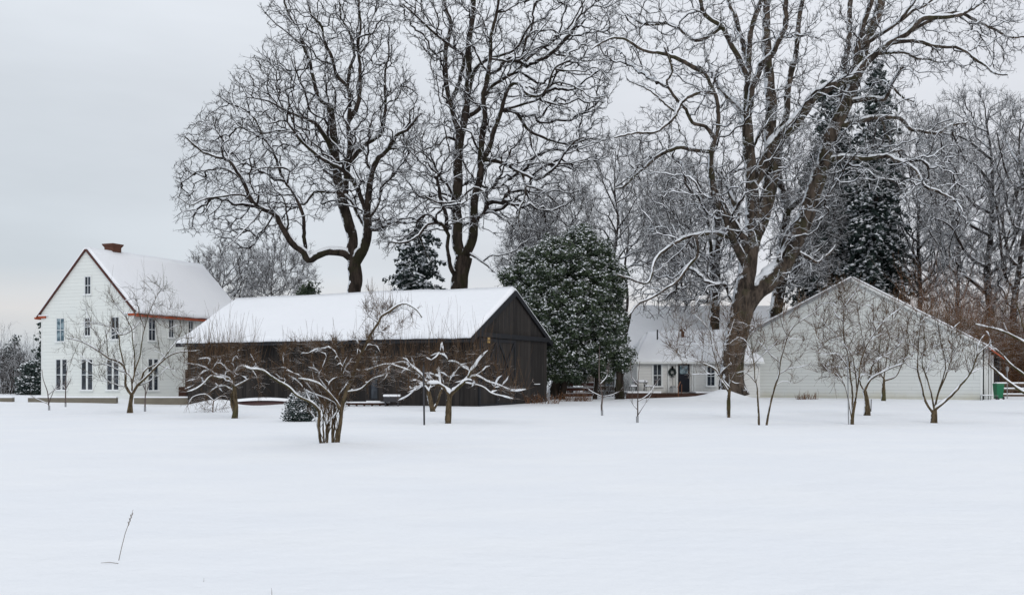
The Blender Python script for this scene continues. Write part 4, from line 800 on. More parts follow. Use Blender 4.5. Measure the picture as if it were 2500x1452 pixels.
LC = [(60, 54, 0, '1798 985 1786 925 1793 850 1808 770 1820 708'), (50, 36, 1, '1820 715 1822 680 1830 620 1842 575 1850 555'), (42, 17, 3, '1852 562 1870 500 1882 430 1880 340 1884 250 1872 120 1874 -10'), (36, 26, 0, '1842 590 1837 500 1834 446 1827 347 1821 275'),
 (18, 11, -4, '1824 290 1837 218 1852 183 1857 159 1886 134 1901 99 1916 60 1921 -10'), (18, 8, 4, '1821 290 1797 258 1767 228 1747 198 1730 150'), (17, 12, 1, '1822 280 1827 164 1832 99 1842 40 1862 -10'), (15, 10, 3, '1822 180 1817 129 1797 60 1772 -10'), (15, 9, -2, '1825 190 1787 114 1757 70 1718 30 1713 -15'),
 (34, 10, -3, '1838 452 1867 397 1896 347 1936 307 1966 268 1990 233 2050 203 2085 190 2123 144 2173 109 2222 79 2257 45 2326 40'), (20, 11, 4, '1880 420 1895 380 1905 330 1921 278 1926 198 1946 124 1951 50 1961 -10'),
 (56, 20, 2, '1806 775 1824 735 1850 706 1876 686 1910 648 1940 590 1965 530 1990 460 2010 395 2030 330 2048 290 2075 230 2095 170 2115 100 2140 40 2160 -30'), (18, 12, 4, '2045 300 2055 240 2064 149 2073 74 2078 -15'), (18, 12, -2, '2078 230 2090 130 2105 70 2130 -10'),
 (15, 5, -5, '2010 400 2059 387 2113 387 2163 377 2183 392 2237 421 2262 456 2292 466 2326 486 2351 521'), (15, 5, 2, '2042 312 2098 293 2143 288 2193 293 2222 317 2247 325 2292 327 2321 307 2361 298'), (8, 4, 2, '2145 290 2160 325 2175 345 2175 365 2200 368'), (13, 7, -4, '2075 255 2123 243 2158 248 2178 213 2202 164'), (6, 3, 1, '2185 210 2200 235 2240 255'),
 (9, 4, 3, '2110 150 2150 130 2217 134 2257 144 2287 154'), (12, 4, -3, '2173 109 2240 100 2316 114 2346 119 2396 149 2426 178 2460 188'), (12, 4, 4, '2222 79 2270 50 2340 30 2380 50 2420 70 2470 90 2505 85'), (12, 5, -3, '2120 110 2160 80 2200 50 2240 -10'), (10, 4, 3, '2190 50 2230 25 2290 -5 2340 -25'), (10, 4, 2, '2326 40 2390 10 2440 -15'),
 (22, 7, -4, '1838 600 1800 560 1747 471 1737 421 1735 372 1747 322 1752 278 1747 233 1718 174 1680 155'), (13, 4, 2, '1735 367 1700 368 1665 362 1640 368 1600 385 1570 410 1530 450 1500 460'), (11, 4, -3, '1742 340 1725 310 1690 300 1675 270 1665 260 1635 225 1625 195 1640 175 1620 120'), (11, 4, -4, '1747 225 1700 230 1665 255 1640 290 1610 320 1560 325 1500 340'), (6, 3, 2, '1640 265 1610 240 1570 215 1530 190'),
 (13, 4, -4, '1718 174 1660 150 1600 130 1560 110 1520 95 1480 100 1450 120'), (11, 4, 4, '1757 70 1700 100 1640 60 1580 60 1520 40'), (24, 13, -5, '1826 655 1795 600 1775 540 1760 510 1740 470'), (22, 9, 3, '1832 625 1805 560 1797 520 1785 480 1770 430'), (12, 4, -4, '1785 580 1745 570 1700 575 1650 590 1610 620 1595 670 1580 690 1545 680 1510 670'), (9, 4, -1, '1700 575 1700 620 1680 650 1650 685 1600 720 1560 740 1535 770'),
 (10, 4, 2, '1935 610 1990 645 2010 630 2040 600'), (12, 4, 3, '1960 560 1930 560 1905 600 1890 650'), (10, 4, 4, '1885 300 1850 330 1830 400 1790 420')]
CC = '1450 -30 2500 -30 2500 100 2460 195 2330 180 2230 190 2260 260 2380 300 2400 470 2360 560 2220 500 2060 470 2000 560 2030 650 1960 690 1900 740 1880 640 1860 600 1800 690 1760 740 1680 780 1570 785 1520 700 1570 620 1540 480 1490 400 1490 330 1570 240 1530 170 1440 150'
gC = grow(103, at_ground(1791, 66), LC, PX, CC, 4000, 7, stp=.36, wig=.12, jit=.12, twigs=17000, twl=.38, rtw=.0135, rtip=.019, sub=1.5, curl=1.5, rexp=2.35, kback=.14)
make_tree('oak_tree', 'largest bare oak with a leaning snow-covered stem between cottage and white shed', 'tree', at_ground(1791, 66), gC, 'oak_pale', 'frosted', group='great bare oaks', snow=1.1)
def auto(seed, px, yb, yt, w, poly, n=7, lean=0, fork=.25, fan=.5):
    """generic stem and main limbs inside a crown outline, as pixel tracks"""
    R = np.random.RandomState(seed); H = yb - yt; L = [(w, w * .1, 0, ' '.join('%.0f %.0f' % (px + lean * t + R.randn() * H * .012 * (t > 0), yb - H * t) for t in np.linspace(0, .93, 8)))]
    x0 = min(p[0] for p in poly); x1 = max(p[0] for p in poly)
    for k in range(n):
        t = fork + (.8 - fork) * (k + R.rand()) / n; s = (-1) ** k; X = px + lean * t; Y = yb - H * t; ex = (x1 - X) if s > 0 else (X - x0); e = ex * (.45 + .5 * R.rand()) * fan * 2; ln = [X, Y]
        for q in (.3, .6, 1.): xx = X + s * e * q ** .85; ln += [xx, max(Y - H * (.10 + .28 * R.rand() * (1 - t * .5)) * q ** 1.2 - 4, yt + 25 + .4 * abs(xx - px))]
        L.append((w * (.42 - .2 * t), w * .1, R.randn() * 2.5, ' '.join('%.0f %.0f' % (a, b) for a, b in zip(ln[::2], ln[1::2]))))
    return L
def auto_tree(seed, px, d, yb, yt, w, poly, label, ntar=500, tw=4000, depth=4, group='trees beyond the buildings', mt='oak_far', snow=.9, name='bare_tree', rt=.019, rw=.015, base=None, **k):
    b = at_ground(px, d); L = auto(seed, px, yb, yt, w, poly, **{a: k.pop(a) for a in ('n', 'lean', 'fork', 'fan') if a in k})
    g = grow(seed, b, L, PX, poly, int(ntar * 1.7), depth, stp=.5, wig=.12, twigs=int(tw * .85), twl=k.pop('twl', .6), rtw=rw, rtip=rt, **k); return make_tree(name, label, 'tree', b, g, mt, mt, group, snow, .045)
# dark oaks behind
LD = [(38, 30, 0, '1893 960 1893 790 1900 720 1911 660'), (30, 10, 3, '1911 670 1909 595 1921 516 1911 471 1901 426 1905 360 1925 300'), (16, 5, -2, '1923 511 1966 476 1990 446 2030 400'), (12, 4, 2, '1905 640 1940 640 1985 620 2010 600'), (12, 4, 2, '1900 700 1930 690 1960 650')]
g = grow(104, at_ground(1893, 84), LD, PX, [(1860, 300), (2000, 300), (2060, 500), (2060, 620), (1990, 700), (1930, 720), (1880, 600)], 750, 5, stp=.5, wig=.12, twigs=4500, twl=.6, rtw=.014, rtip=.019)
make_tree('oak_tree', 'dark snow-plastered oak stem just behind the leaning oak', 'tree', at_ground(1893, 84), g, group='trees beyond the buildings')
LE = [(28, 24, 0, '1744 950 1744 810 1745 740 1748 680'), (22, 10, 2, '1748 680 1750 600 1752 500 1760 420'), (16, 7, 3, '1746 720 1738 640 1730 560 1715 480'), (10, 4, 2, '1748 640 1690 600 1650 540 1620 500'), (10, 4, -2, '1750 600 1790 540 1810 480')]
g = grow(105, at_ground(1744, 88), LE, PX, [(1600, 420), (1700, 380), (1820, 420), (1830, 600), (1800, 720), (1700, 760), (1600, 740), (1570, 600)], 1100, 6, stp=.5, wig=.12, twigs=6000, twl=.6, rtw=.014, rtip=.019)
make_tree('oak_tree', 'slender dark oak rising behind the cottage roof left of the largest trunk', 'tree', at_ground(1744, 88), g, group='trees beyond the buildings')
auto_tree(201, 1506, 98, 960, 330, 16, [(1420, 340), (1560, 320), (1640, 400), (1640, 600), (1560, 640), (1430, 610), (1400, 450)], 'slim pale-twigged bare tree between the two big oaks', 520, 5200, 4, n=9, fork=.5)
auto_tree(202, 1530, 104, 960, 380, 12, [(1500, 420), (1600, 380), (1690, 420), (1690, 620), (1600, 700), (1520, 600)], 'bare tree with long arching stems over the outbuilding roof', 380, 4000, 4, n=8, fork=.5)
auto_tree(212, 1290, 78, 960, 470, 10, [(1215, 640), (1240, 560), (1290, 520), (1350, 540), (1380, 600), (1330, 680), (1230, 690)], 'small twiggy bare tree overlapping the left shoulder of the evergreen', 260, 3000, 3, n=8, fork=.45)
auto_tree(203, 1392, 90, 960, 430, 12, [(1300, 470), (1380, 430), (1440, 470), (1470, 620), (1260, 640), (1270, 540)], 'twiggy bare tree topping out above the evergreen', 420, 5200, 4, n=9, fork=.45)
auto_tree(204, 548, 105, 960, 600, 11, [(462, 640), (520, 600), (600, 598), (650, 640), (660, 720), (560, 760), (490, 720)], 'fan-shaped bare tree between house roof and barn roof', 360, 4500, 5, n=10, fork=.55, snow=.4, upb=.5, fan=.4)
auto_tree(205, 668, 108, 960, 590, 10, [(600, 620), (690, 590), (760, 620), (778, 680), (740, 730), (600, 730)], 'thin-twigged bare tree over the left end of the barn roof', 330, 4500, 5, n=10, fork=.55, snow=.3, upb=.6, fan=.4)
# wood on the right
auto_tree(206, 2415, 84, 975, 225, 30, [(2250, 300), (2330, 215), (2440, 220), (2520, 260), (2540, 500), (2500, 760), (2350, 780), (2280, 640), (2230, 480)], 'stout bare oak behind the right end of the white shed', 900, 9000, 7, n=12, fork=.28)
auto_tree(207, 2492, 80, 975, 240, 26, [(2430, 260), (2520, 210), (2640, 300), (2660, 600), (2600, 800), (2420, 800), (2410, 500)], 'bare oak cut by the right photo edge', 650, 6500, 6, n=10, fork=.28)
auto_tree(208, 2245, 92, 975, 290, 20, [(2170, 330), (2260, 260), (2340, 320), (2350, 600), (2300, 760), (2190, 720), (2150, 540)], 'bare oak standing right of the dark firs', 800, 8000, 6, n=10, fork=.3)
auto_tree(209, 2330, 98, 975, 300, 18, [(2250, 340), (2400, 300), (2460, 420), (2450, 700), (2340, 800), (2230, 700)], 'slimmer bare tree farther back between the right-hand oaks', 600, 6500, 5, n=10, fork=.3)
auto_tree(210, 2000, 96, 975, 420, 16, [(1930, 480), (2030, 430), (2090, 520), (2080, 680), (1980, 720), (1930, 640)], 'tangled bare tree in front of the left-hand fir', 420, 5000, 4, n=8, fork=.4)
auto_tree(211, 1665, 100, 975, 420, 12, [(1580, 430), (1680, 390), (1760, 450), (1760, 700), (1640, 760), (1570, 640)], 'fine-twigged bare tree above the cottage roof', 420, 5000, 4, n=9, fork=.4)
# conifers
def con(px, d, yt, hwpx, seed, label, **k): b = at_ground(px, d); return conifer('fir_tree', label, b, P(0, yt, d)[2], hwpx * d / F, seed, **k)
con(2140, 90, 150, 98, 1, 'tall dark snowy fir behind the white shed roof', n=66, leaf=.24, droop=.8, group='snowy firs', taper=.6, dens=1.5, snowfrac=.38)
con(2030, 95, 190, 118, 2, 'dark snowy fir left of the tallest fir, half hidden by oak limbs', n=66, leaf=.25, droop=.8, group='snowy firs', taper=.6, dens=1.5, snowfrac=.34)
con(1022, 92, 530, 150, 3, 'snow-dusted fir behind the barn roof between the two oaks', n=34, leaf=.22, droop=.45, group='snowy firs', dens=1.3, taper=.85)
con(104, 84, 783, 48, 4, 'drooping dark fir partly hidden by the house corner', n=12, leaf=.16, droop=.9, group='snowy firs', dens=.9, snowfrac=.15)
con(36, 96, 815, 34, 6, 'small pointed fir left of the house', n=10, leaf=.16, droop=.5, group='snowy firs')
# broad evergreen beside the barn
bushy('evergreen_tree', 'big rounded broadleaf evergreen dusted with snow right of the barn', 'tree', at_ground(1400, 66),
      [(1232, 700), (1225, 660), (1262, 650), (1275, 612), (1318, 612), (1335, 575), (1372, 590), (1398, 548), (1432, 556), (1450, 592), (1480, 590), (1500, 640), (1528, 668), (1518, 730), (1530, 790), (1520, 815), (1545, 862), (1530, 895), (1500, 905), (1490, 930), (1440, 905), (1420, 935), (1350, 925), (1325, 940), (1325, 810), (1270, 730)], 66.5, 4.0, 11, 1500, 135000, .09, snowfrac=.26,
      stems=((1345, 990, 1380, 800, 14), (1368, 985, 1395, 800, 10), (1512, 975, 1500, 850, 13), (1452, 975, 1455, 840, 6)))
bushy('evergreen_shrub', 'dark evergreen sprigs peeping above the barn roof', 'shrub', at_ground(755, 80), [(738, 700), (752, 692), (772, 705), (775, 720), (735, 720)], 80, 1, 12, 14, 700, .13, snowfrac=.05, stems=((755, 960, 755, 712, 3),))
bb = gpt(733, 1028)
bushy('low_evergreen_shrub', 'rounded dark shrub netted with snow in front of the barn', 'shrub', bb, [(702, 1026), (705, 990), (722, 965), (748, 962), (770, 985), (768, 1012), (752, 1027)], bb[1], .5, 13, 150, 6500, .045, 'fir', .42)
# bushes left of the house
for (px, d, y, wx, h, n, mt, sd_, lab) in ((20, 88, 965, 2.6, 5.2, 130, 'oak_far', 51, 'grey twiggy bush at the left photo edge'), (58, 86, 965, 1.7, 4.2, 110, 'oak_far', 52, 'grey-brown bare bush beside the house corner')):
    thicket('bare_bush', lab, 'bush', at_ground(px, d), wx, 1.2, h, n, sd_, .016, mt, kids=5, group='bushes left of the house')
for (pl, d, sd_, lab) in (([(0, 965), (-40, 900), (0, 860), (30, 845), (60, 868), (70, 965)], 90, 61, 'snowy evergreen hedge mass left of the house'), ([(50, 965), (60, 900), (90, 880), (105, 900), (105, 965)], 82, 62, 'low snowy evergreen shrub at the house corner')):
    bushy('snowy_shrub', lab, 'shrub', at_ground(pl[2][0], d), pl, d, 1.5, sd_, 130, 7500, .12, 'fir', .2, group='bushes left of the house')
# brown thickets right
for (px, d, wx, h, n, mt, sd_, lab) in ((2300, 76, 1.9, 9.2, 150, 'rust', 71, 'tall rusty brown thicket above the shed roof'), (2205, 84, 1.8, 7.8, 90, 'oak_far', 73, 'brown thicket behind the shed ridge'), (2395, 80, 3.0, 7.8, 260, 'rust', 72, 'dense reddish thicket behind the copper-roofed porch'), (2470, 79, 3.2, 6.4, 300, 'rust', 74, 'rusty thicket behind the right rail fence'), (2440, 90, 7, 7.5, 380, 'oak_far', 75, 'dark grey undergrowth deep in the right-hand wood')):
    thicket('bare_thicket', lab, 'thicket', at_ground(px, d), wx, 1.8, h, n, sd_, .016, mt, kids=6, lean=.2, group='thickets on the right')
thicket('bare_thicket', 'grey-brown brush behind the red rail fence', 'thicket', at_ground(1440, 76), 3.5, 1, 2.0, 200, 76, .012, 'oak_far', kids=3)
thicket('dead_perennial', 'clump of dead brown stems against the white shed wall', 'plant', at_ground(1957, 69) * [1, 1, 1] + [0, -1.2, .1], .75, .15, .62, 70, 77, .011, 'rust', kids=1)
thicket('dead_perennial', 'low reddish stems at the foot of the barn corner', 'plant', gpt(1325, 985), 1.0, .3, .75, 60, 78, .011, 'rust', kids=2)
thicket('dead_perennial', 'tangle of pale brown stems before the red rail fence', 'plant', gpt(1405, 979), 1.0, .3, .8, 110, 79, .010, 'rust', kids=2)
# ------------------------------------------------------------------ orchard trees
ZA = (60, 560, .3444); ZB = (400, 660, .303); ZC = (860, 660, .303); ZD = (1360, 740, .2342); ZE = (1780, 640, .303)
def orchard(seed, bpx, bpy_, L, tr, poly, label, ntar=160, depth=1.6, twigs=900, twl=.45, shoots=0, shl=(.5, 1.3), droop=0, snow=.9, rt=.0085, rw=.0065, sub=1.6, mt='apple', mth='apple_thin', wig=.026, jit=.025, stp=.2, rsh=.005, name='apple_tree', smin=.012, dback=0, **k):
    b = gpt(bpx, bpy_); g = grow(seed, b - [0, 0, .08], L, tr, poly, int(ntar * .9), depth, jit=jit, stp=stp, wig=wig, rtip=rt, twigs=int(twigs * (.75 if sub > 1 else .5)), twl=twl * (1 if sub > 1 else 1.25), rtw=rw, shoots=int(shoots * .65), shl=shl, rsh=rsh, droop=droop, sub=sub, dback=dback, kback=.05, curl=.55, upb=k.pop('upb', .32), **k)
    return make_tree(name, label, 'tree', b - [0, 0, .08], g, mt, mth, 'bare orchard trees', snow, smin)
orchard(301, 317, 1010, [(34, 28, 0, '745 1310 750 1240 760 1175'), (22, 5, -.8, '750 1180 720 1110 715 1040 700 970 660 930 600 910 540 870 480 830 420 800 360 780 290 770'), (12, 4, .5, '700 960 690 900 670 820 665 750 620 700 560 680 500 670'), (14, 4, .8, '755 1180 760 1090 740 1030 680 1000 620 970 560 950 500 960'),
 (20, 5, -.6, '762 1175 800 1110 850 1060 910 1000 970 940 1040 890 1120 870 1240 860'), (14, 4, .9, '835 1075 850 1000 920 960 980 920 1060 810 1100 770 1200 770'), (12, 3, .4, '758 1090 790 980 820 900 830 820 840 740 870 650 900 560 950 450'), (10, 3, -.4, '775 1020 780 900 770 800 760 700 700 600 640 520 590 440'), (10, 4, .5, '810 1110 880 1080 920 1045'), (8, 3, .6, '730 1100 680 1110 600 1080 520 1070'), (6, 3, 0, '960 950 1040 990 1100 980'), (9, 3, .8, '665 760 720 740 780 700 830 640 880 650')],
 ZA, '200 780 400 560 560 430 830 360 1080 400 1150 640 1270 760 1240 900 1140 1010 980 1100 830 1080 700 1120 500 1080 300 1000 230 880', 'spreading bare apple tree in front of the white house', 230, 2.2, 1250, .5, shoots=230, shl=(.5, 1.5), mth='apple', rt=.0065)
orchard(302, 572, 1019, [(42, 34, 0, '575 1190 580 1100 575 1000 570 940'), (26, 24, .2, '545 1160 548 1050 560 970'), (24, 6, -.7, '570 940 520 870 450 870 380 855 330 900 260 950 180 975'), (14, 5, .6, '520 870 480 850 400 830 350 790 270 760 165 740'), (12, 5, .2, '545 960 470 920 410 950 370 985'), (18, 6, -.3, '580 940 640 900 690 870'), (18, 6, .5, '572 930 570 840 600 780 650 765 700 790 760 800'), (8, 3, 0, '690 800 740 850 760 920 770 990'), (8, 3, .4, '560 850 500 780 490 740'), (8, 3, -.4, '350 790 370 710 280 712')],
 ZB, '150 740 300 620 600 600 800 680 840 850 700 930 600 900 480 980 330 960 170 1000', 'low gnarled apple tree with reddish shoots before the left barn wall', 130, 1.5, 900, .5, shoots=520, shl=(.6, 2.1), snow=1.5, rsh=.006)
orchard(309, 520, 1006, [(10, 8, 0, '400 1140 395 1100 400 1050'), (7, 3, -.5, '400 1050 330 1000 230 1020 190 1090'), (7, 3, .5, '400 1050 470 1010 520 1040 440 1160')], ZB, '180 1000 500 990 520 1120 200 1130', 'sprawling whippy bramble arching over snow under the gnarled apple tree', 30, .6, 160, .5, rt=.005, droop=.12, name='arching_bramble', mt='apple_thin')
_r = np.random.RandomState(9); SUCK = []
for _i in range(13):
    _x = 784 + 40 * _r.rand(); _t = 1000 - 110 * _r.rand(); _q = _r.randn(3) * 7; SUCK.append((2.6, 1.2, _r.randn() * .25, '%.0f 1088 %.0f %.0f %.0f %.0f %.0f %.0f' % (_x, _x + _q[0], 1088 - (1088 - _t) * .35, _x + _q[1] * 1.5, 1088 - (1088 - _t) * .7, _x + _q[2] * 3, _t)))
T3 = orchard(303, 822, 1090, [(13, 3.5, -.5, '824 1092 829 1040 835 993 845 957 860 920 873 884 890 848 905 815 924 787 931 772 951 760 972 745 993 742 1018 757 1030 775'), (9, 3.5, -.4, '783 1088 779 1039 780 1005 758 981 727 966 706 945 682 930 661 917 639 902 612 899 594 892'), (7, 3.5, -.7, '832 1005 809 966 791 948 776 936 751 927 727 924'), (6, 2, .5, '797 1088 803 1024 800 978 794 933 800 880 810 840'), (6, 2, .4, '812 1088 812 1020 825 960 838 900 835 850'),
 (5.5, 2.5, .5, '866 905 875 905 897 903 925 892 950 888 975 895 1000 905'), (3, 1.2, .2, '931 772 925 755 910 730 900 712'), (3, 1.2, -.3, '924 787 900 770 893 750'), (5, 2, .7, '790 1088 788 1030 793 980 770 940 760 900'), (5, 2, -.4, '848 950 840 930 835 905 850 870'), (4, 1.5, .3, '758 981 740 945 720 925 700 915'), (4, 1.6, -.5, '845 957 880 950 910 925 940 915'), (5, 2, .3, '806 1090 815 1050 818 1010 812 960 820 920'),
 *SUCK, (4, 2, .1, '793 1088 798 1050 790 1010 783 985 786 960'), (4, 2, .2, '817 1090 822 1060 815 1030 826 1000 832 975'), (3, 1.5, 0, '802 1090 800 1060 812 1030 806 1000 815 975'), (3, 1.5, .3, '786 1085 776 1050 770 1020 755 1000')],
 PX, [(640, 890), (640, 855), (720, 835), (860, 825), (895, 745), (950, 735), (1015, 765), (1000, 800), (930, 850), (1000, 900), (940, 940), (860, 960), (820, 940), (760, 960), (690, 940)], 'many-stemmed bare tree standing nearest in the open snow', 230, .8, 3400, .26, shoots=900, shl=(.15, .7), rt=.0048, rw=.0036, rsh=.0036, wig=.022, jit=.012, stp=.12, mth='apple_thin', smin=.007, snow=1.0, sub=1.8, snap=7, )
orchard(304, 1093, 1031, [(48, 46, 0, '768 1225 775 1120 785 1010'), (34, 9, -.4, '790 1005 830 965 870 930 930 870 960 810 1000 760 1040 700 1105 645'), (15, 6, .5, '930 880 1000 850 1080 890 1180 920 1290 965 1400 960'), (13, 5, -.6, '925 900 1040 940 1120 990 1200 1010 1300 1035'), (30, 6, -.6, '785 1010 740 940 680 910 600 910 560 850 480 780 400 740 300 760 200 780 120 820'), (12, 5, .3, '600 910 520 950 460 1010 370 1050'), (14, 5, .6, '700 910 700 830 690 780'), (10, 4, -.4, '590 880 560 930 520 960'), (10, 4, .4, '960 815 900 780 830 730 770 730'), (10, 4, .2, '770 960 800 860 850 800'), (8, 3, 0, '740 730 750 690 690 670 630 690')],
 ZC, '130 800 300 720 480 700 600 600 900 600 1050 650 1150 780 1300 880 1400 960 1300 1030 1100 960 950 930 800 950 620 960 450 1000 350 900', 'gnarled old apple tree with knobbly snowy limbs before the barn gable', 130, 1.3, 800, .4, shoots=560, shl=(.5, 2.0), snow=1.7)
orchard(305, 1058, 1003, [(40, 34, 0, '645 1135 630 1060 612 975'), (26, 18, .2, '640 1130 690 1060 705 1000 720 960'), (12, 5, -.4, '615 985 580 930 520 890 470 900'), (10, 4, .4, '615 975 640 900 600 840'), (8, 3, .3, '710 980 740 920 720 860')], ZC, '450 880 560 780 760 800 780 930 640 960 500 940', 'forked old apple stump heaped with snow behind the gnarled tree', 50, .8, 260, .3, shoots=160, shl=(.4, 1.5), snow=1.8)
orchard(306, 1778, 1017, [(46, 34, 0, '1785 1183 1785 1080 1785 980 1795 885'), (20, 5, -.6, '1780 910 1720 820 1660 700 1560 640 1440 590 1340 560 1250 520'), (18, 4, .5, '1785 890 1700 760 1660 600 1620 450 1590 300 1500 180 1400 80'), (14, 4, .6, '1793 880 1790 720 1740 560 1735 400 1735 230 1690 180'), (12, 4, -.4, '1798 840 1850 740 1900 640 1960 500 2030 320 2100 250'), (8, 4, .2, '1800 820 1860 830 1910 825'), (7, 3, -.6, '1745 850 1660 740 1600 740 1400 740'), (8, 3, .6, '1640 580 1540 500 1420 380 1280 250'), (8, 3, .6, '1735 400 1800 300 1850 160')],
 ZD, '1050 300 1300 60 1600 -50 1900 50 2080 250 1980 500 1860 800 1700 780 1400 720 1150 560', 'bare fruit tree with a straight trunk before the great oak', 190, 1.7, 1500, .42, sub=.7, shoots=60, rt=.006, mth='apple_thin', snow=1.0)
orchard(307, 1853, 1034, [(19, 5, .3, '242 1300 235 1150 225 1010 205 940 205 850 190 740 175 600 200 520'), (9, 3, -.3, '215 990 170 920 110 880 60 890'), (8, 3, .3, '228 985 240 860 210 800'), (8, 3, -.4, '205 830 260 760 330 700 400 620'), (6, 3, .4, '185 700 120 620 60 600')], ZE, '20 600 180 440 330 480 400 640 320 780 240 900 100 930 30 800', 'left-hand slim fruit tree of the close pair before the white shed', 60, .9, 420, .35, sub=.7, rt=.005, snow=.8)
orchard(308, 1870, 1034, [(20, 5, -.3, '293 1300 330 1170 370 1000 400 900 410 810 440 710 475 600 520 520 600 460 740 370'), (9, 3, .4, '475 600 440 540 410 440 380 300'), (9, 3, .5, '410 810 340 740 260 660 220 620'), (7, 3, -.4, '400 890 480 860 560 850 640 830'), (6, 3, .3, '370 1000 430 960 520 980')], ZE, '230 620 380 280 560 300 760 380 620 560 640 860 500 980 380 880', 'right-hand, more slanting fruit tree of the close pair before the white shed', 80, 1.0, 560, .38, sub=.7, rt=.005, snow=.8)
orchard(310, 2080, 1033, [(34, 22, 0, '985 1302 995 1220 1015 1120'), (17, 5, .4, '990 1250 990 1000 960 800 930 650 920 470 920 330 880 180'), (16, 4, -.5, '1010 1150 1040 980 1060 800 1120 650 1200 530 1300 430 1400 350'), (11, 3, .5, '1025 1040 1010 850 980 720 880 620 780 520 700 400'), (10, 3, -.4, '975 1280 950 1060 920 960 860 930 840 990'), (9, 3, .6, '920 480 860 420 820 300 790 250'), (10, 3, .3, '1050 850 1080 700 1060 540 1040 400'), (8, 3, -.5, '970 850 880 740 780 740 700 720'), (8, 3, .2, '925 350 1000 270 1060 190'), (8, 3, .3, '1120 650 1170 600 1250 560')],
 ZE, '680 700 660 400 780 200 900 140 1100 200 1400 330 1420 560 1180 700 1080 900 960 920 820 960 720 900', 'tall forked fruit tree with snow-caught twigs in front of the shed gable', 260, 1.5, 2300, .4, sub=.7, shoots=60, rt=.0055, snow=1.0)
orchard(311, 2117, 1012, [(48, 38, 0, '1115 1228 1110 1120 1092 1035'), (20, 8, -.5, '1100 1040 1150 940 1230 890 1320 840 1410 810'), (15, 5, .5, '1110 990 1160 830 1240 770 1330 710 1400 620 1430 540'), (14, 4, .6, '1090 1040 1060 980 1050 900 1010 830 960 800 880 790'), (10, 4, -.4, '1060 960 1000 880 900 850 800 840'), (8, 3, .3, '1075 960 1085 870 1090 760 1150 700'), (9, 3, -.2, '1240 890 1300 820 1290 760 1220 750')],
 ZE, '720 820 900 740 1050 680 1200 640 1400 520 1440 640 1430 830 1300 870 1150 930 900 940 760 930', 'crooked apple tree with thick snowy limbs behind the tall forked one', 190, 1.3, 1500, .35, rt=.006, snow=1.6)
orchard(312, 2157, 978, [(30, 24, 0, '1240 1118 1245 1000 1248 940'), (14, 4, .4, '1245 945 1200 860 1210 700 1220 560 1190 430'), (13, 4, -.4, '1255 960 1340 920 1390 830 1440 700 1430 580 1450 450'), (12, 4, .3, '1248 940 1270 760 1290 600 1260 500 1240 400')], ZE, '1120 420 1300 330 1500 420 1480 700 1400 850 1280 900 1180 820', 'slim fruit tree close against the white shed wall', 130, 1.4, 1100, .5, sub=.7, rt=.007, rw=.006, snow=.6)
orchard(313, 2280, 1030, [(46, 38, 0, '1650 1293 1655 1190'), (22, 5, .4, '1645 1210 1580 1100 1550 980 1520 860 1520 700 1530 560 1550 420'), (18, 4, -.4, '1652 1190 1620 1050 1590 900 1560 800 1580 640 1550 480'), (18, 4, .5, '1660 1180 1690 1050 1740 880 1740 780 1700 600 1680 470'), (14, 4, -.3, '1700 1040 1760 860 1800 700 1790 550 1860 480'), (28, 6, -.5, '1670 1195 1740 1120 1840 1020 1940 900 1990 760 2050 700 2130 640'), (10, 3, .4, '1990 770 2010 650 2060 580'), (10, 4, .5, '1940 895 2040 840'), (10, 3, .4, '1525 700 1470 660 1440 560 1450 440'), (8, 3, .4, '1600 880 1660 740 1740 700 1800 700'), (8, 3, -.3, '1520 880 1440 830 1400 760')],
 ZE, '1400 420 1500 330 1700 350 1900 480 2100 640 2040 860 1900 880 1760 880 1600 900 1440 840', 'vase-shaped fruit tree in front of the right end of the shed', 220, 1.5, 1900, .4, sub=.7, shoots=80, rt=.0055, snow=1.2)
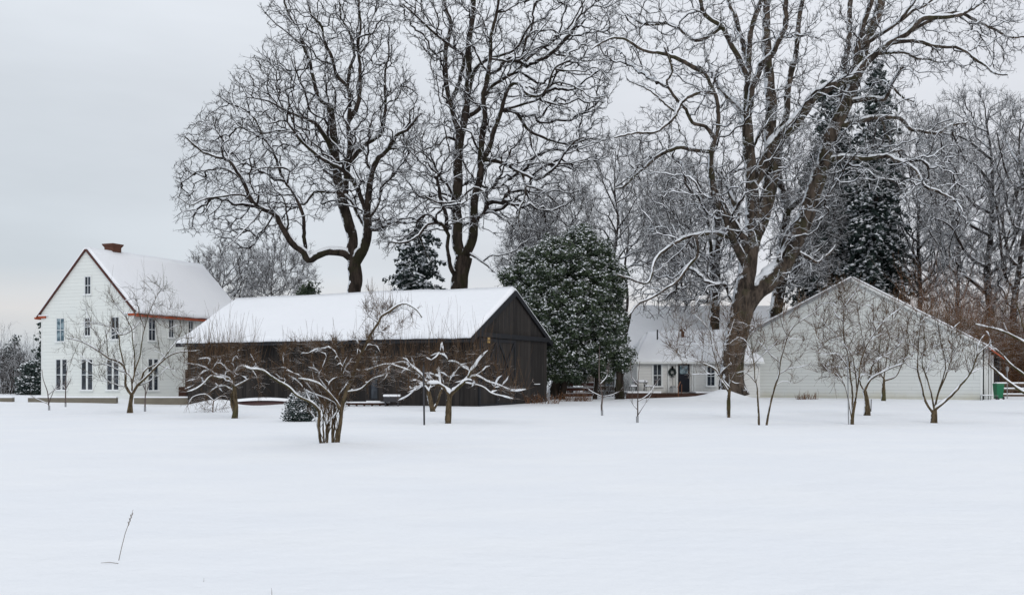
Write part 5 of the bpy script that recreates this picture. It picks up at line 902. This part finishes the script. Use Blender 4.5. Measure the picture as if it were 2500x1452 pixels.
orchard(314, 2545, 1010, [(34, 26, 0, '2545 1012 2546 985 2544 962'), (9, 3, -.5, '2545 975 2500 958 2460 930 2416 890'), (8, 3, .5, '2540 960 2500 915 2465 888 2440 860'), (10, 3, .3, '2545 965 2530 880 2500 800 2480 740'), (9, 3, .3, '2546 965 2570 860 2580 760'), (7, 3, .2, '2520 850 2470 820 2420 800 2380 790')], PX, [(2390, 780), (2460, 700), (2560, 680), (2620, 800), (2600, 900), (2500, 900), (2420, 900)], 'snowy fruit tree boughs reaching in from the right photo edge', 150, 1.2, 1000, .4, rt=.006, snow=1.3)
# staked saplings with pale trunk guards
for (sd_, px, py, pts, w0, lab) in ((321, 120, 1001, ['0 0 -1 -15 -4 -45 -14 -75 -18 -100', '-1 -18 10 -50 22 -60', '-1 -12 -25 -25 -40 -32', '-3 -40 14 -50 40 -60'], 3.5, 'small bushy sapling before the left house corner'), (322, 160, 993, ['0 0 0 -30 1 -70 6 -100', '0 -40 -12 -60', '0 -45 12 -65'], 4, 'thin straight sapling below the first pair of house windows'), (323, 354, 1004, ['0 0 0 -30 0 -60 -3 -100', '0 -40 12 -70', '0 -50 -10 -75'], 4, 'thin straight sapling right of the spreading apple tree'),
    (324, 1470, 1014, ['0 0 -1 -25 1 -45 -5 -75 -8 -100 -6 -170', '0 -42 -25 -60 -35 -68', '0 -44 25 -52 42 -60', '-4 -70 12 -95 15 -120'], 5, 'young sapling with forked snowy arms before the evergreen'), (325, 1556, 1031, ['0 0 1 -30 1 -80 2 -110 6 -150', '0 -25 -13 -48 -12 -70', '0 -22 20 -48 36 -70', '1 -50 30 -72 44 -95', '1 -90 -14 -110 -18 -140'], 4, 'bare upright sapling in front of the cottage deck')):
    Ls = [(w0 if i == 0 else w0 * .6, 1.2, (.0, .2, -.2, .3, -.3)[i], ' '.join('%g %g' % (px + float(a), py + float(b)) for a, b in zip(s.split()[::2], s.split()[1::2]))) for i, s in enumerate(pts)]
    r = orchard(sd_, px, py, Ls, PX, None, lab, 0, twigs=45, twl=.35, rw=.005, mt='sapling', mth='sapling', snow=.8, smin=.012, name='sapling'); r['category'] = 'sapling'; r['group'] = 'young staked saplings'
    b = gpt(px, py); m = MB(); m.tube([b - ZU * .05, b + ZU * .22], .05, 10, False); m.build('trunk_guard', M['steel'], r)
